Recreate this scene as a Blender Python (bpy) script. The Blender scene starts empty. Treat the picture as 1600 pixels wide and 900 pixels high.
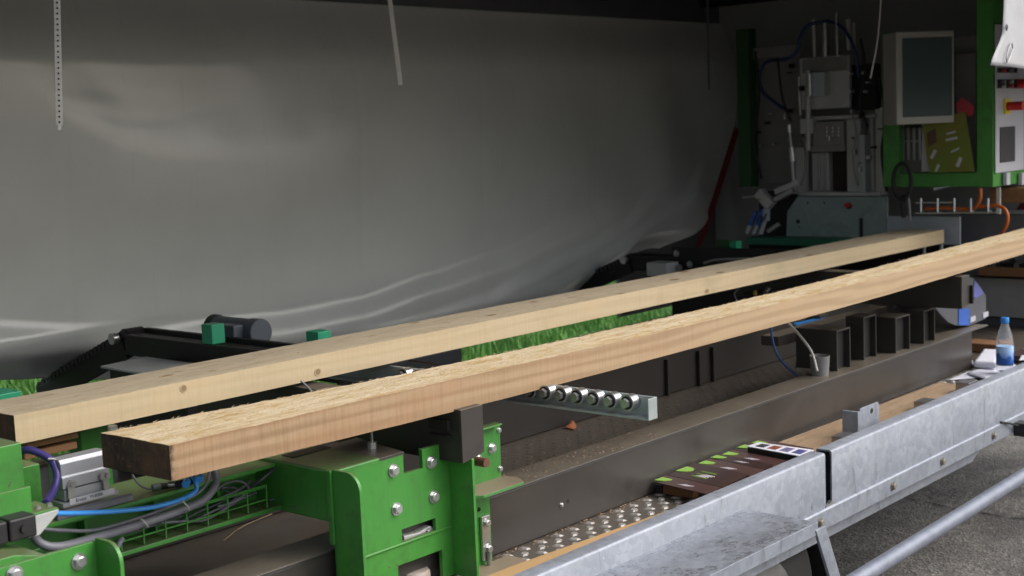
import bpy, bmesh, math, random
from mathutils import Vector, Matrix, noise
random.seed(7)
R = math.radians
scene = bpy.context.scene
C = scene.collection

# ------------------------------------------------------------------ camera
YAW, PITCH, ROLL, FPX, CH = R(41.15), R(6.67), R(-2.36), 2127.0, 1.75
fw = Vector((math.cos(YAW)*math.cos(PITCH), math.sin(YAW)*math.cos(PITCH), -math.sin(PITCH)))
rt = fw.cross(Vector((0, 0, 1))).normalized(); up = rt.cross(fw)
rt, up = rt*math.cos(ROLL)+up*math.sin(ROLL), -rt*math.sin(ROLL)+up*math.cos(ROLL)
cam = bpy.data.cameras.new('camera'); camo = bpy.data.objects.new('camera', cam); C.objects.link(camo)
M3 = Matrix((rt, up, -fw)).transposed()
camo.matrix_world = Matrix.Translation((0, 0, CH)) @ M3.to_4x4()
cam.sensor_width = 36; cam.lens = 36*FPX/1600; cam.clip_start = 0.05; cam.clip_end = 1000
cam.dof.use_dof = True; cam.dof.focus_distance = 3.3; cam.dof.aperture_fstop = 5.6
scene.camera = camo
O = Vector((0, 0, CH))

def W(u, v, x=None, y=None, z=None):
    """survey helper: where the sight line of a picture point meets a real plane"""
    d = rt*((u-800)/FPX) - up*((v-450)/FPX) + fw
    t = (x-O.x)/d.x if x is not None else (y-O.y)/d.y if y is not None else (z-O.z)/d.z
    return O + d*t

# ------------------------------------------------------------------ world, sun, exposure
SUN_EL, SUN_AZ = 44, 306          # azimuth: direction the light comes from, measured from +X towards +Y
w = bpy.data.worlds.new('World'); scene.world = w; w.use_nodes = True
nt = w.node_tree; bg = nt.nodes['Background']
sky = nt.nodes.new('ShaderNodeTexSky'); sky.sky_type = 'NISHITA'; sky.sun_disc = False
sky.sun_elevation = R(SUN_EL); sky.sun_rotation = R(90-SUN_AZ); sky.dust_density = 4; sky.air_density = 1.2
hs = nt.nodes.new('ShaderNodeHueSaturation'); hs.inputs['Saturation'].default_value = 0.5
nt.links.new(sky.outputs[0], hs.inputs['Color']); nt.links.new(hs.outputs[0], bg.inputs[0]); bg.inputs[1].default_value = 0.15
sl = bpy.data.lights.new('sun', 'SUN'); sl.energy = 1.25; sl.angle = R(45); sl.color = (1, .98, .95)
so = bpy.data.objects.new('sun', sl); C.objects.link(so)
sd = Vector((math.cos(R(SUN_EL))*math.cos(R(SUN_AZ)), math.cos(R(SUN_EL))*math.sin(R(SUN_AZ)), math.sin(R(SUN_EL))))
so.rotation_euler = sd.to_track_quat('Z', 'Y').to_euler(); so.location = sd*30
scene.view_settings.view_transform = 'Standard'; scene.view_settings.look = 'None'
scene.view_settings.exposure = 0.46; scene.view_settings.gamma = 1
scene.render.engine = 'CYCLES'; scene.cycles.max_bounces = 8; scene.cycles.diffuse_bounces = 5
scene.cycles.transparent_max_bounces = 8

# ------------------------------------------------------------------ materials
def nodes(m):
    m.use_nodes = True; t = m.node_tree
    return t, t.nodes['Principled BSDF']

def ramp(t, fac, a, b, pa=.35, pb=.65):
    r = t.nodes.new('ShaderNodeValToRGB'); e = r.color_ramp.elements
    e[0].position, e[1].position = pa, pb
    e[0].color = (*a, 1) if len(a) == 3 else a; e[1].color = (*b, 1) if len(b) == 3 else b
    t.links.new(fac, r.inputs[0]); return r.outputs[0]

def coord(t, stretch=(1, 1, 1), rot=(0, 0, 0)):
    tc = t.nodes.new('ShaderNodeTexCoord'); mp = t.nodes.new('ShaderNodeMapping')
    mp.inputs['Scale'].default_value = stretch; mp.inputs['Rotation'].default_value = rot
    t.links.new(tc.outputs['Object'], mp.inputs[0]); return mp.outputs[0]

def noise_n(t, vec, scale, detail=4, rough=.6, dist=0):
    n = t.nodes.new('ShaderNodeTexNoise'); n.inputs['Scale'].default_value = scale
    n.inputs['Detail'].default_value = detail; n.inputs['Roughness'].default_value = rough
    n.inputs['Distortion'].default_value = dist
    t.links.new(vec, n.inputs['Vector']); return n.outputs[0]

def mixc(t, f, a, b, mode='MIX'):
    m = t.nodes.new('ShaderNodeMix'); m.data_type = 'RGBA'; m.blend_type = mode
    for s, v in ((m.inputs[0], f), (m.inputs[6], a), (m.inputs[7], b)):
        if isinstance(v, (int, float)): s.default_value = v
        elif isinstance(v, tuple): s.default_value = (*v, 1)
        else: t.links.new(v, s)
    return m.outputs[2]

def math_n(t, op, a, b=0.0, clamp=False):
    m = t.nodes.new('ShaderNodeMath'); m.operation = op; m.use_clamp = clamp
    for s, v in ((m.inputs[0], a), (m.inputs[1], b)):
        if isinstance(v, (int, float)): s.default_value = v
        else: t.links.new(v, s)
    return m.outputs[0]

def bump(t, p, h, strength=.3, dist=.002):
    b = t.nodes.new('ShaderNodeBump'); b.inputs['Strength'].default_value = strength
    b.inputs['Distance'].default_value = dist
    t.links.new(h, b.inputs['Height']); t.links.new(b.outputs[0], p.inputs['Normal'])

def M(name, c1, c2=None, scale=12, rough=.5, metal=0, bs=.15, bd=.001, bscale=60, stretch=(1, 1, 1),
      dust=None, dustamt=.0, chips=None, stain=None, stainscale=5, stainamt=0, spec=.5, rvar=.12):
    m = bpy.data.materials.new(name); t, p = nodes(m)
    c2 = c2 or tuple(x*.75 for x in c1)
    v = coord(t, stretch)
    n = noise_n(t, v, scale, 6, .65)
    col = ramp(t, n, c2, c1, .3, .7)
    if stainamt:
        s = noise_n(t, v, stainscale, 8, .7, .6)
        f = ramp(t, s, (0, 0, 0), (stainamt,)*3, .52, .68)
        col = mixc(t, f, col, stain)
    if chips:                                       # small chips and grease specks in the paint
        cn_ = noise_n(t, v, 42, 3, .55, .8); cm_ = noise_n(t, v, 5, 3, .6)
        f = math_n(t, 'MULTIPLY', ramp(t, cn_, (0,)*3, (1,)*3, .66, .69), ramp(t, cm_, (0,)*3, (1,)*3, .45, .6))
        col = mixc(t, math_n(t, 'MULTIPLY', f, .85), col, chips)
        col = mixc(t, ramp(t, noise_n(t, coord(t, (6, 6, 1.2)), 6, 7, .75, .6), (0,)*3, (.35,)*3, .5, .72), col, (.05, .10, .04))
    if dustamt:                                     # settled dust lies on faces that point up
        g = t.nodes.new('ShaderNodeNewGeometry'); sx = t.nodes.new('ShaderNodeSeparateXYZ')
        t.links.new(g.outputs['True Normal'], sx.inputs[0])
        upf = math_n(t, 'GREATER_THAN', sx.outputs[2], .8)
        dn = ramp(t, noise_n(t, v, 9, 8, .75), (dustamt*.45,)*3, (dustamt,)*3, .35, .65)
        col = mixc(t, math_n(t, 'MULTIPLY', upf, dn), col, dust)
    t.links.new(col, p.inputs['Base Color'])
    rr = math_n(t, 'MULTIPLY_ADD', n, rvar*2); rr.node.inputs[2].default_value = rough-rvar
    t.links.new(rr, p.inputs['Roughness']); p.inputs['Metallic'].default_value = metal
    p.inputs['Specular IOR Level'].default_value = spec
    if bs: bump(t, p, noise_n(t, v, bscale, 5, .6), bs, bd)
    return m

DUST = (.16, .125, .085)
GREEN = M('green_paint', (.060, .27, .042), (.048, .23, .036), 6, .38, 0, .12, .0006, 90, dust=DUST, dustamt=.75, stain=(.04, .10, .03), stainamt=.6, stainscale=7, chips=(.10, .09, .06))
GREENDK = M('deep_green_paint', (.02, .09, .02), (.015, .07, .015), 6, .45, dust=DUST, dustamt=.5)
MINT = M('mint_green_plastic', (.02, .33, .17), (.015, .27, .14), 8, .45)
BLACKM = M('black_steel', (.020, .019, .019), (.011, .011, .011), 14, .5, .0, dust=(.04, .035, .03), dustamt=.35, spec=.3)
BROWNDK = M('shaded_umber_paint', (.032, .028, .025), (.024, .021, .019), 5, .5, dust=(.10, .085, .07), dustamt=.7)  # umber darkened for shade: arm sides, rear beam, box sections
BROWNM = M('umber_grey_paint', (.060, .053, .048), (.046, .041, .037), 3, .34, 0, .1, .0006, 120, dust=(.17, .145, .115), dustamt=.85, stain=(.035, .028, .024), stainamt=.7, stainscale=4)
ZINC = M('zinc_plate', (.62, .62, .62), (.5, .5, .5), 25, .33, .9, .1, .0004, 200)
STEEL = M('bare_steel', (.40, .40, .40), (.28, .28, .28), 20, .36, .85, .1, .0004, 160)
RUST = M('rusty_bolt_steel', (.17, .07, .04), (.10, .04, .025), 40, .7)
RUBBER = M('black_rubber', (.018, .018, .018), (.012, .012, .012), 20, .7)
PLASTIC = M('black_plastic', (.02, .02, .022), (.013, .013, .014), 20, .5)
GREYPL = M('grey_hose_plastic', (.19, .19, .22), (.15, .15, .18), 18, .42)
GREYDK = M('dark_grey_hose', (.09, .095, .11), (.07, .07, .085), 18, .4)
BLUET = M('blue_tube', (.05, .30, .78), (.04, .25, .68), 10, .25, bs=.03)
PURPLE = M('violet_cable_sheath', (.055, .04, .20), (.04, .03, .15), 18, .42)
ORANGE = M('orange_cable_sheath', (.55, .13, .02), (.42, .09, .015), 18, .45)
REDST = M('red_webbing', (.16, .012, .018), (.11, .008, .012), 60, .8)
WHITEC = M('white_webbing', (.55, .53, .50), (.44, .42, .40), 40, .7)
WHITEP = M('white_panel_paint', (.50, .50, .55), (.45, .45, .50), 5, .45)
PAPER = M('white_paper', (.72, .72, .80), (.66, .66, .74), 4, .6, bs=.05)
CREAM = M('cream_enamel', (.36, .35, .32), (.30, .29, .27), 6, .45)
GREYPN = M('grey_sheet_panel', (.26, .25, .25), (.22, .21, .21), 4, .5)
GREYMC = M('grey_machine_paint', (.50, .50, .50), (.40, .40, .40), 9, .42, .2)
TEALPL = M('grey_green_plate', (.29, .37, .355), (.23, .30, .29), 8, .5, stain=(.07, .09, .09), stainamt=.5)
LITEPL = M('pale_blue_grey_plate', (.42, .46, .50), (.36, .40, .44), 7, .5)
ALU = M('aluminium_housing', (.42, .43, .46), (.36, .37, .40), 12, .42, .35, bs=.1)
CUPM = M('shaded_cup_plastic', (.20, .20, .20), (.16, .16, .16), 20, .5)  # white cup toned down to grey, its shade put into the colour
MOTORG = M('slate_grey_motor_paint', (.085, .10, .125), (.07, .082, .10), 10, .5)
REDPL = M('red_plastic', (.55, .02, .02), (.42, .015, .015), 10, .4)
YELPL = M('yellow_plastic', (.75, .6, .03), (.68, .52, .02), 10, .4)
ROOFM = M('dark_roof_lining', (.10, .10, .102), (.08, .08, .082), 3, .8)
WOODBR = M('brown_board', (.26, .13, .055), (.19, .09, .04), 6, .7, stretch=(1, 8, 8))
GLASSD = M('dark_screen_glass', (.06, .085, .085), (.05, .072, .072), 2, .4, bs=0, spec=.2)
BLUEPL = M('blue_plastic', (.04, .13, .50), (.03, .10, .42), 10, .4)
LIDGREY = M('grey_case_plastic', (.10, .105, .12), (.08, .085, .10), 10, .5)
SCREENB = M('black_louvre', (.03, .03, .035), (.02, .02, .025), 10, .6)

def galv():
    m = bpy.data.materials.new('galvanised_steel'); t, p = nodes(m)
    v = coord(t)
    vo = t.nodes.new('ShaderNodeTexVoronoi'); vo.inputs['Scale'].default_value = 55; t.links.new(v, vo.inputs['Vector'])
    sx = t.nodes.new('ShaderNodeSeparateColor'); t.links.new(vo.outputs['Color'], sx.inputs[0])
    col = ramp(t, sx.outputs[0], (.27, .295, .345), (.345, .37, .42), 0, 1)
    col = mixc(t, ramp(t, noise_n(t, v, 3.5, 8, .7, .4), (0, 0, 0), (.5, .5, .5), .45, .75), col, (.22, .24, .285))
    vv = coord(t, (3, 3, .8))
    col = mixc(t, ramp(t, noise_n(t, vv, 7, 6, .7, .8), (0, 0, 0), (.8, .8, .8), .58, .74), col, (.13, .13, .14))
    col = mixc(t, ramp(t, noise_n(t, v, 120, 3, .6), (0, 0, 0), (.5,)*3, .66, .74), col, (.62, .64, .68))
    t.links.new(col, p.inputs['Base Color']); p.inputs['Metallic'].default_value = .35
    rr = ramp(t, noise_n(t, v, 9, 5, .6), (.38,)*3, (.6,)*3, .3, .7); t.links.new(rr, p.inputs['Roughness'])
    bump(t, p, noise_n(t, v, 45, 4, .6), .08, .001)
    return m
GALV = galv()

def galv_wet():
    m = GALV.copy(); m.name = 'wet_galvanised_tread'; t = m.node_tree; p = t.nodes['Principled BSDF']
    old = p.inputs['Base Color'].links[0].from_socket
    v = coord(t, (1, 1.6, 1)); n = noise_n(t, v, 38, 9, .78, .3); n2 = noise_n(t, v, 6, 3, .5)
    f = ramp(t, math_n(t, 'ADD', math_n(t, 'MULTIPLY', n, .7), math_n(t, 'MULTIPLY', n2, .4)), (0, 0, 0), (1, 1, 1), .52, .62)
    t.links.new(mixc(t, math_n(t, 'MULTIPLY', f, .65), old, (.13, .14, .16)), p.inputs['Base Color'])
    oldr = p.inputs['Roughness'].links[0].from_socket
    t.links.new(mixc(t, f, oldr, (.22, .22, .22)), p.inputs['Roughness'])
    return m
GALVW = galv_wet()

def wood_top(name, base, pale, streak, amt, knots=0.0, gx=2.2, fuzz=.7, arris=None):
    m = bpy.data.materials.new(name); t, p = nodes(m)
    v = coord(t, (gx, 22, 22)); v2 = coord(t, (5.0, 17, 17)); v3 = coord(t)
    col = ramp(t, noise_n(t, v, 1.6, 8, .7, .4), base, pale, .32, .66)
    col = mixc(t, ramp(t, noise_n(t, v2, 2.6, 6, .72, 1.2), (0, 0, 0), (amt,)*3, .50, .64), col, streak)
    v4 = coord(t, (7, 60, 60))
    col = mixc(t, ramp(t, noise_n(t, v4, 1.5, 4, .7), (0, 0, 0), (.35,)*3, .55, .75), col, tuple(x*.55 for x in base))
    if arris is not None:           # bark-side resin streaks along the front arris
        sa = t.nodes.new('ShaderNodeSeparateXYZ'); t.links.new(coord(t), sa.inputs[0])
        ea = ramp(t, math_n(t, 'SUBTRACT', arris+.028, sa.outputs[1]), (0,)*3, (1,)*3, .0, .03)
        na = ramp(t, noise_n(t, coord(t, (2.2, 30, 30)), 3, 5, .65, .6), (0,)*3, (.85,)*3, .46, .6)
        col = mixc(t, math_n(t, 'MULTIPLY', ea, na), col, (.50, .25, .07))
    if knots:
        vk = coord(t, (5, 8, 8)); vo = t.nodes.new('ShaderNodeTexVoronoi'); vo.inputs['Scale'].default_value = 1.0
        vo.inputs['Randomness'].default_value = 1; t.links.new(vk, vo.inputs['Vector'])
        col = mixc(t, ramp(t, vo.outputs['Distance'], (knots,)*3, (0, 0, 0), .09, .16), col, (.22, .12, .05))
    t.links.new(col, p.inputs['Base Color']); p.inputs['Roughness'].default_value = .85
    p.inputs['Specular IOR Level'].default_value = .15
    h = math_n(t, 'ADD', noise_n(t, coord(t, (20, 110, 110)), 2.2, 6, .75, .8), noise_n(t, v3, 160, 3, .6))
    bump(t, p, h, fuzz, .003)
    return m

def wood_side(name, base, dark, pink, sawamt=.25, knots=0.0, ring=.4, endx=None):
    m = bpy.data.materials.new(name); t, p = nodes(m)
    v = coord(t, (.55, 7, 7))
    wv = t.nodes.new('ShaderNodeTexWave'); wv.wave_type = 'BANDS'; wv.bands_direction = 'Z'; wv.inputs['Scale'].default_value = 1.3
    wv.inputs['Distortion'].default_value = 14; wv.inputs['Detail'].default_value = 3; wv.inputs['Detail Scale'].default_value = .8
    wv.inputs['Detail Roughness'].default_value = .6; t.links.new(v, wv.inputs['Vector'])
    g = ramp(t, wv.outputs['Fac'], dark, base, .0, .75)
    col = mixc(t, ring, base, g)
    col = mixc(t, ramp(t, noise_n(t, coord(t, (1.5, 6, 6)), 3, 5, .6, .5), (0, 0, 0), (.6,)*3, .48, .66), col, pink)
    col = mixc(t, ramp(t, noise_n(t, coord(t, (75, 2, 3)), 1.3, 7, .8, .5), (0, 0, 0), (sawamt,)*3, .45, .75), col, tuple(x*.45 for x in dark))
    col = mixc(t, ramp(t, noise_n(t, coord(t, (1, 1, 1)), 4, 5, .6), (0, 0, 0), (.3,)*3, .58, .72), col, tuple(x*.5 for x in base))
    if knots:
        vo = t.nodes.new('ShaderNodeTexVoronoi'); vo.inputs['Scale'].default_value = 1.0
        t.links.new(coord(t, (4.2, 3, 9)), vo.inputs['Vector'])
        col = mixc(t, ramp(t, vo.outputs['Distance'], (knots,)*3, (0, 0, 0), .05, .12), col, (.24, .14, .07))
    if endx is not None:
        sg = t.nodes.new('ShaderNodeSeparateXYZ'); t.links.new(coord(t), sg.inputs[0])
        gx = ramp(t, math_n(t, 'ADD', math_n(t, 'MULTIPLY', sg.outputs[0], .2), .5), (0,)*3, (.75,)*3, .05, .45)
        col = mixc(t, gx, col, mixc(t, .5, g, (.56, .43, .28)))
    if endx is not None:          # weather stain creeping in from the old cut end
        sx = t.nodes.new('ShaderNodeSeparateXYZ'); t.links.new(coord(t), sx.inputs[0])
        e = math_n(t, 'ADD', sx.outputs[0], math_n(t, 'MULTIPLY', noise_n(t, coord(t, (1, 1, 1)), 60, 5, .7), .045))
        col = mixc(t, ramp(t, math_n(t, 'SUBTRACT', e, endx), (.9,)*3, (0, 0, 0), .035, .045), col, (.07, .04, .03))
    t.links.new(col, p.inputs['Base Color']); p.inputs['Roughness'].default_value = .75
    p.inputs['Specular IOR Level'].default_value = .2
    bump(t, p, math_n(t, 'ADD', noise_n(t, coord(t, (90, 6, 6)), 2, 4, .7), noise_n(t, coord(t, (8, 80, 80)), 2, 4, .7)), .35, .0012)
    return m
N_TOP = wood_top('rough_sawn_fresh_top', (.58, .44, .26), (.78, .66, .47), (.52, .33, .11), .85, 0, 3.0, 1.0, -.106)
N_SIDE = wood_side('sawn_pinkish_side', (.40, .275, .165), (.25, .155, .08), (.37, .215, .12), .42, .0, .6, -2.60)
F_TOP = wood_top('weathered_planed_top', (.50, .41, .285), (.62, .52, .38), (.36, .28, .19), .6, .9, 1.0, .4)
F_SIDE = wood_side('pale_planed_side', (.60, .48, .31), (.46, .35, .21), (.62, .47, .29), .16, 0, .3)
BOARD = wood_side('pale_board_wood', (.52, .33, .16), (.42, .25, .12), (.46, .28, .14), .08, 0, .5)
PLY = wood_top('plywood_offcut', (.27, .185, .115), (.36, .26, .17), (.19, .13, .08), .5, 0, 1.2, .2)
def wood_end():
    m = bpy.data.materials.new('dark_weathered_end_grain'); t, p = nodes(m)
    v = coord(t, (1, 1, 1))
    col = ramp(t, noise_n(t, v, 16, 8, .7, .5), (.030, .018, .012), (.12, .058, .034), .38, .68)
    col = mixc(t, ramp(t, noise_n(t, coord(t, (1, 40, 6)), 3, 5, .7), (0,)*3, (.6,)*3, .55, .72), col, (.20, .12, .075))
    col = mixc(t, ramp(t, noise_n(t, v, 70, 3, .6), (0,)*3, (.8,)*3, .64, .7), col, (.26, .12, .05))
    t.links.new(col, p.inputs['Base Color']); p.inputs['Roughness'].default_value = .85
    bump(t, p, noise_n(t, v, 90, 6, .7), .8, .003); return m
ENDG = wood_end()

def tarp_mat():
    m = bpy.data.materials.new('grey_pvc_tarpaulin'); t, p = nodes(m)
    v = coord(t)
    col = ramp(t, noise_n(t, v, 1.6, 6, .6), (.56, .575, .55), (.64, .655, .63), .3, .7)
    col = mixc(t, ramp(t, noise_n(t, coord(t, (3.5, 1, .5)), 5, 7, .75, .5), (0,)*3, (.3,)*3, .58, .72), col, (.42, .42, .41))
    t.links.new(col, p.inputs['Base Color']); p.inputs['Roughness'].default_value = .27
    p.inputs['Specular IOR Level'].default_value = 1.0
    wv = t.nodes.new('ShaderNodeTexWave'); wv.bands_direction = 'X'; wv.inputs['Scale'].default_value = 140; t.links.new(v, wv.inputs['Vector'])
    h = math_n(t, 'ADD', math_n(t, 'MULTIPLY', wv.outputs['Fac'], .1), noise_n(t, coord(t, (1, 1, 1.6)), 5, 6, .6, .5))
    bump(t, p, h, .05, .02)
    return m
TARP = tarp_mat()

def asphalt():
    m = bpy.data.materials.new('worn_asphalt'); t, p = nodes(m); v = coord(t)
    vo = t.nodes.new('ShaderNodeTexVoronoi'); vo.inputs['Scale'].default_value = 95; t.links.new(v, vo.inputs['Vector'])
    sx = t.nodes.new('ShaderNodeSeparateColor'); t.links.new(vo.outputs['Color'], sx.inputs[0])
    col = ramp(t, sx.outputs[0], (.07, .065, .06), (.30, .28, .255), .2, .95)
    col = mixc(t, .55, col, ramp(t, noise_n(t, v, 22, 6, .75), (.07, .066, .062), (.25, .23, .21), .35, .65))
    col = mixc(t, ramp(t, noise_n(t, v, 1.1, 7, .7, .3), (0,)*3, (.85,)*3, .44, .58), col, (.06, .057, .055))
    col = mixc(t, ramp(t, noise_n(t, v, 45, 2, .6), (0,)*3, (.8,)*3, .66, .72), col, (.50, .44, .38))
    t.links.new(col, p.inputs['Base Color']); p.inputs['Roughness'].default_value = .85
    h = math_n(t, 'ADD', vo.outputs['Distance'], noise_n(t, v, 30, 6, .7)); bump(t, p, h, .8, .006)
    return m
ASPH = asphalt()
TURF = M('turf_soil', (.05, .11, .02), (.035, .07, .015), 5, .9, bscale=30)
GRASSM = M('grass_blades', (.14, .33, .06), (.06, .19, .03), 1.3, .6, bs=0)
def plate_deck():
    return M('checker_plate_metal', (.115, .108, .10), (.075, .07, .066), 18, .42, .3, .4, .001, 150, stain=(.05, .04, .03), stainamt=.7, stainscale=9, dust=(.16, .12, .08), dustamt=.5)
DECKM = plate_deck()
BUMPM = M('worn_checker_lozenges', (.48, .45, .42), (.30, .28, .26), 40, .38, .4)

# ------------------------------------------------------------------ mesh helpers
org = {}
def root(name, label, cat, loc=(0, 0, 0), group=None):
    o = bpy.data.objects.new(name, None); o.empty_display_size = .1
    o.location = loc; C.objects.link(o); org[o.name] = Vector(loc)
    o['label'] = label; o['category'] = cat
    if group: o['group'] = group
    return o

def obj(name, bm, mats, parent=None, smooth=False, bev=0, label=None, seg=2, kind=None):
    """bm in world coordinates -> one mesh object (child of parent, or top level at its own base)"""
    if not isinstance(mats, (list, tuple)): mats = [mats]
    me = bpy.data.meshes.new(name)
    if parent is not None:
        base = org[parent.name]
        xs = [v.co for v in bm.verts]
        cen = sum(xs, Vector())/len(xs)
        bmesh.ops.translate(bm, verts=bm.verts, vec=-cen); off = cen-base; wo = cen
    else:
        xs = [v.co for v in bm.verts]
        wo = Vector(((min(c.x for c in xs)+max(c.x for c in xs))/2, (min(c.y for c in xs)+max(c.y for c in xs))/2, min(c.z for c in xs)))
        bmesh.ops.translate(bm, verts=bm.verts, vec=-wo); off = wo
    bmesh.ops.recalc_face_normals(bm, faces=bm.faces)
    bm.to_mesh(me); bm.free()
    for m in mats: me.materials.append(m)
    o = bpy.data.objects.new(name, me); C.objects.link(o); o.location = off
    if parent is not None: o.parent = parent
    org[o.name] = wo
    if smooth:
        for f in me.polygons: f.use_smooth = True
        try: me.set_sharp_from_angle(angle=R(35))
        except Exception: pass
    if bev:
        b = o.modifiers.new('bevel', 'BEVEL'); b.width = bev; b.segments = seg; b.limit_method = 'ANGLE'
    if label: o['label'] = label
    if kind: o['kind'] = kind
    return o

def tag(o, label, cat, group=None):
    o['label'] = label; o['category'] = cat
    if group: o['group'] = group
    return o

def BM(): return bmesh.new()

def quadbox(bm, P):
    """P: 8 corners, bottom ring 0-3, top ring 4-7"""
    v = [bm.verts.new(p) for p in P]
    for f in ((3, 2, 1, 0), (4, 5, 6, 7), (0, 1, 5, 4), (1, 2, 6, 5), (2, 3, 7, 6), (3, 0, 4, 7)):
        bm.faces.new([v[i] for i in f])
    return v

def box(bm, x0, x1, y0, y1, z0, z1):
    x0, x1 = sorted((x0, x1)); y0, y1 = sorted((y0, y1)); z0, z1 = sorted((z0, z1))
    quadbox(bm, [(x0, y0, z0), (x1, y0, z0), (x1, y1, z0), (x0, y1, z0), (x0, y0, z1), (x1, y0, z1), (x1, y1, z1), (x0, y1, z1)])
    return bm

def B(x0, x1, y0, y1, z0, z1): return box(BM(), x0, x1, y0, y1, z0, z1)

def bar(bm, p, q, wid, hei, upv=(0, 0, 1)):
    """rectangular bar from p to q"""
    p, q = Vector(p), Vector(q); d = (q-p).normalized(); u = Vector(upv)
    s = d.cross(u).normalized(); u = s.cross(d)
    a, b = s*wid/2, u*hei/2
    quadbox(bm, [p-a-b, p+a-b, q+a-b, q-a-b, p-a+b, p+a+b, q+a+b, q-a+b]); return bm

def prism(bm, pts, axis, a, b):
    """extrude a 2-D outline along an axis: axis 'x' pts=(y,z); 'y' pts=(x,z); 'z' pts=(x,y)"""
    mk = {'x': lambda p, t: (t, p[0], p[1]), 'y': lambda p, t: (p[0], t, p[1]), 'z': lambda p, t: (p[0], p[1], t)}[axis]
    A = [bm.verts.new(mk(p, a)) for p in pts]; Bv = [bm.verts.new(mk(p, b)) for p in pts]
    n = len(pts); bm.faces.new(A); bm.faces.new(Bv[::-1])
    for i in range(n): bm.faces.new((A[i], Bv[i], Bv[(i+1) % n], A[(i+1) % n]))
    return bm

def smoothpath(pts, n=8):
    pts = [Vector(p) for p in pts]; P = [pts[0]*2-pts[1]]+pts+[pts[-1]*2-pts[-2]]; out = []
    for i in range(1, len(P)-2):
        a, b, c, d = P[i-1:i+3]
        for k in range(n):
            t = k/n
            out.append(.5*((2*b)+(c-a)*t+(2*a-5*b+4*c-d)*t*t+(3*b-a-3*c+d)*t**3))
    out.append(pts[-1]); return out

def tube(bm, pts, r, seg=10, smoothn=8, flat=None):
    P = smoothpath(pts, smoothn) if smoothn and len(pts) > 2 else [Vector(p) for p in pts]
    rings = []; prev = None
    for i, p in enumerate(P):
        d = (P[min(i+1, len(P)-1)]-P[max(i-1, 0)]).normalized()
        if prev is None:
            a = d.cross(Vector((0, 0, 1)))
            if a.length < .01: a = d.cross(Vector((0, 1, 0)))
        else: a = prev-d*prev.dot(d)
        a.normalize(); b = d.cross(a); prev = a
        rings.append([bm.verts.new(p+(a*math.cos(2*math.pi*k/seg)*(flat or 1)+b*math.sin(2*math.pi*k/seg))*r) for k in range(seg)])
    for i in range(len(rings)-1):
        for k in range(seg):
            bm.faces.new((rings[i][k], rings[i][(k+1) % seg], rings[i+1][(k+1) % seg], rings[i+1][k]))
    bm.faces.new(rings[0][::-1]); bm.faces.new(rings[-1]); return bm

def cyl(bm, p, q, r, seg=16, r2=None):
    p, q = Vector(p), Vector(q); d = (q-p).normalized()
    a = d.cross(Vector((0, 0, 1)))
    if a.length < .01: a = d.cross(Vector((0, 1, 0)))
    a.normalize(); b = d.cross(a); r2 = r if r2 is None else r2
    A = [bm.verts.new(p+(a*math.cos(2*math.pi*(k+.5)/seg)+b*math.sin(2*math.pi*(k+.5)/seg))*r) for k in range(seg)]
    Bv = [bm.verts.new(q+(a*math.cos(2*math.pi*(k+.5)/seg)+b*math.sin(2*math.pi*(k+.5)/seg))*r2) for k in range(seg)]
    for k in range(seg): bm.faces.new((A[k], A[(k+1) % seg], Bv[(k+1) % seg], Bv[k]))
    bm.faces.new(A[::-1]); bm.faces.new(Bv); return bm

def lathe(bm, c, prof, seg=24):
    c = Vector(c); rings = []
    for r, z in prof:
        rings.append([bm.verts.new(c+Vector((r*math.cos(2*math.pi*k/seg), r*math.sin(2*math.pi*k/seg), z))) for k in range(seg)])
    for i in range(len(rings)-1):
        for k in range(seg): bm.faces.new((rings[i][k], rings[i][(k+1) % seg], rings[i+1][(k+1) % seg], rings[i+1][k]))
    if prof[0][0] > 0: bm.faces.new(rings[0][::-1])
    if prof[-1][0] > 0: bm.faces.new(rings[-1])
    return bm

_bolts = {}
def bolt(parent, p, d=(0, -1, 0), r=.013, mat=None, name='bolt', wash=1.3):
    """hex bolt with washer; p on the surface, d pointing out of it; mesh shared per kind"""
    mat = mat or ZINC; key = (round(r, 4), mat.name, tuple(d))
    if key not in _bolts:
        bm = BM(); D = Vector(d)
        cyl(bm, (0, 0, 0), D*r*.22, r*wash, 24); cyl(bm, D*r*.22, D*r*.85, r, 6); cyl(bm, D*r*.85, D*r*.98, r*.86, 18, r*.7)
        bmesh.ops.recalc_face_normals(bm, faces=bm.faces)
        me = bpy.data.meshes.new(name); bm.to_mesh(me); bm.free(); me.materials.append(mat); _bolts[key] = me
    o = bpy.data.objects.new(name, _bolts[key]); C.objects.link(o)
    o.location = Vector(p)-(org[parent.name] if parent else Vector()); o.parent = parent
    org[o.name] = Vector(p); return o

def bxX(u0, v0, u1, v1, x, depth, bm=None):
    """box whose front face lies on the cross plane x, read off picture corners"""
    a, b = W(u0, (v0+v1)/2, x=x), W(u1, (v0+v1)/2, x=x); c, d = W((u0+u1)/2, v0, x=x), W((u0+u1)/2, v1, x=x)
    return box(bm or BM(), x, x+depth, a.y, b.y, c.z, d.z)

def text_mesh(s, size, M4, mat, name, parent, ext=.0002):
    cu = bpy.data.curves.new(name, 'FONT'); cu.body = s; cu.size = size; cu.extrude = ext; cu.align_x = 'CENTER'; cu.align_y = 'CENTER'
    t = bpy.data.objects.new(name, cu); C.objects.link(t)
    dg = bpy.context.evaluated_depsgraph_get(); me = bpy.data.meshes.new_from_object(t.evaluated_get(dg))
    bpy.data.objects.remove(t); bm = BM(); bm.from_mesh(me); bm.transform(M4); bpy.data.meshes.remove(me)
    return obj(name, bm, mat, parent)

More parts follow.
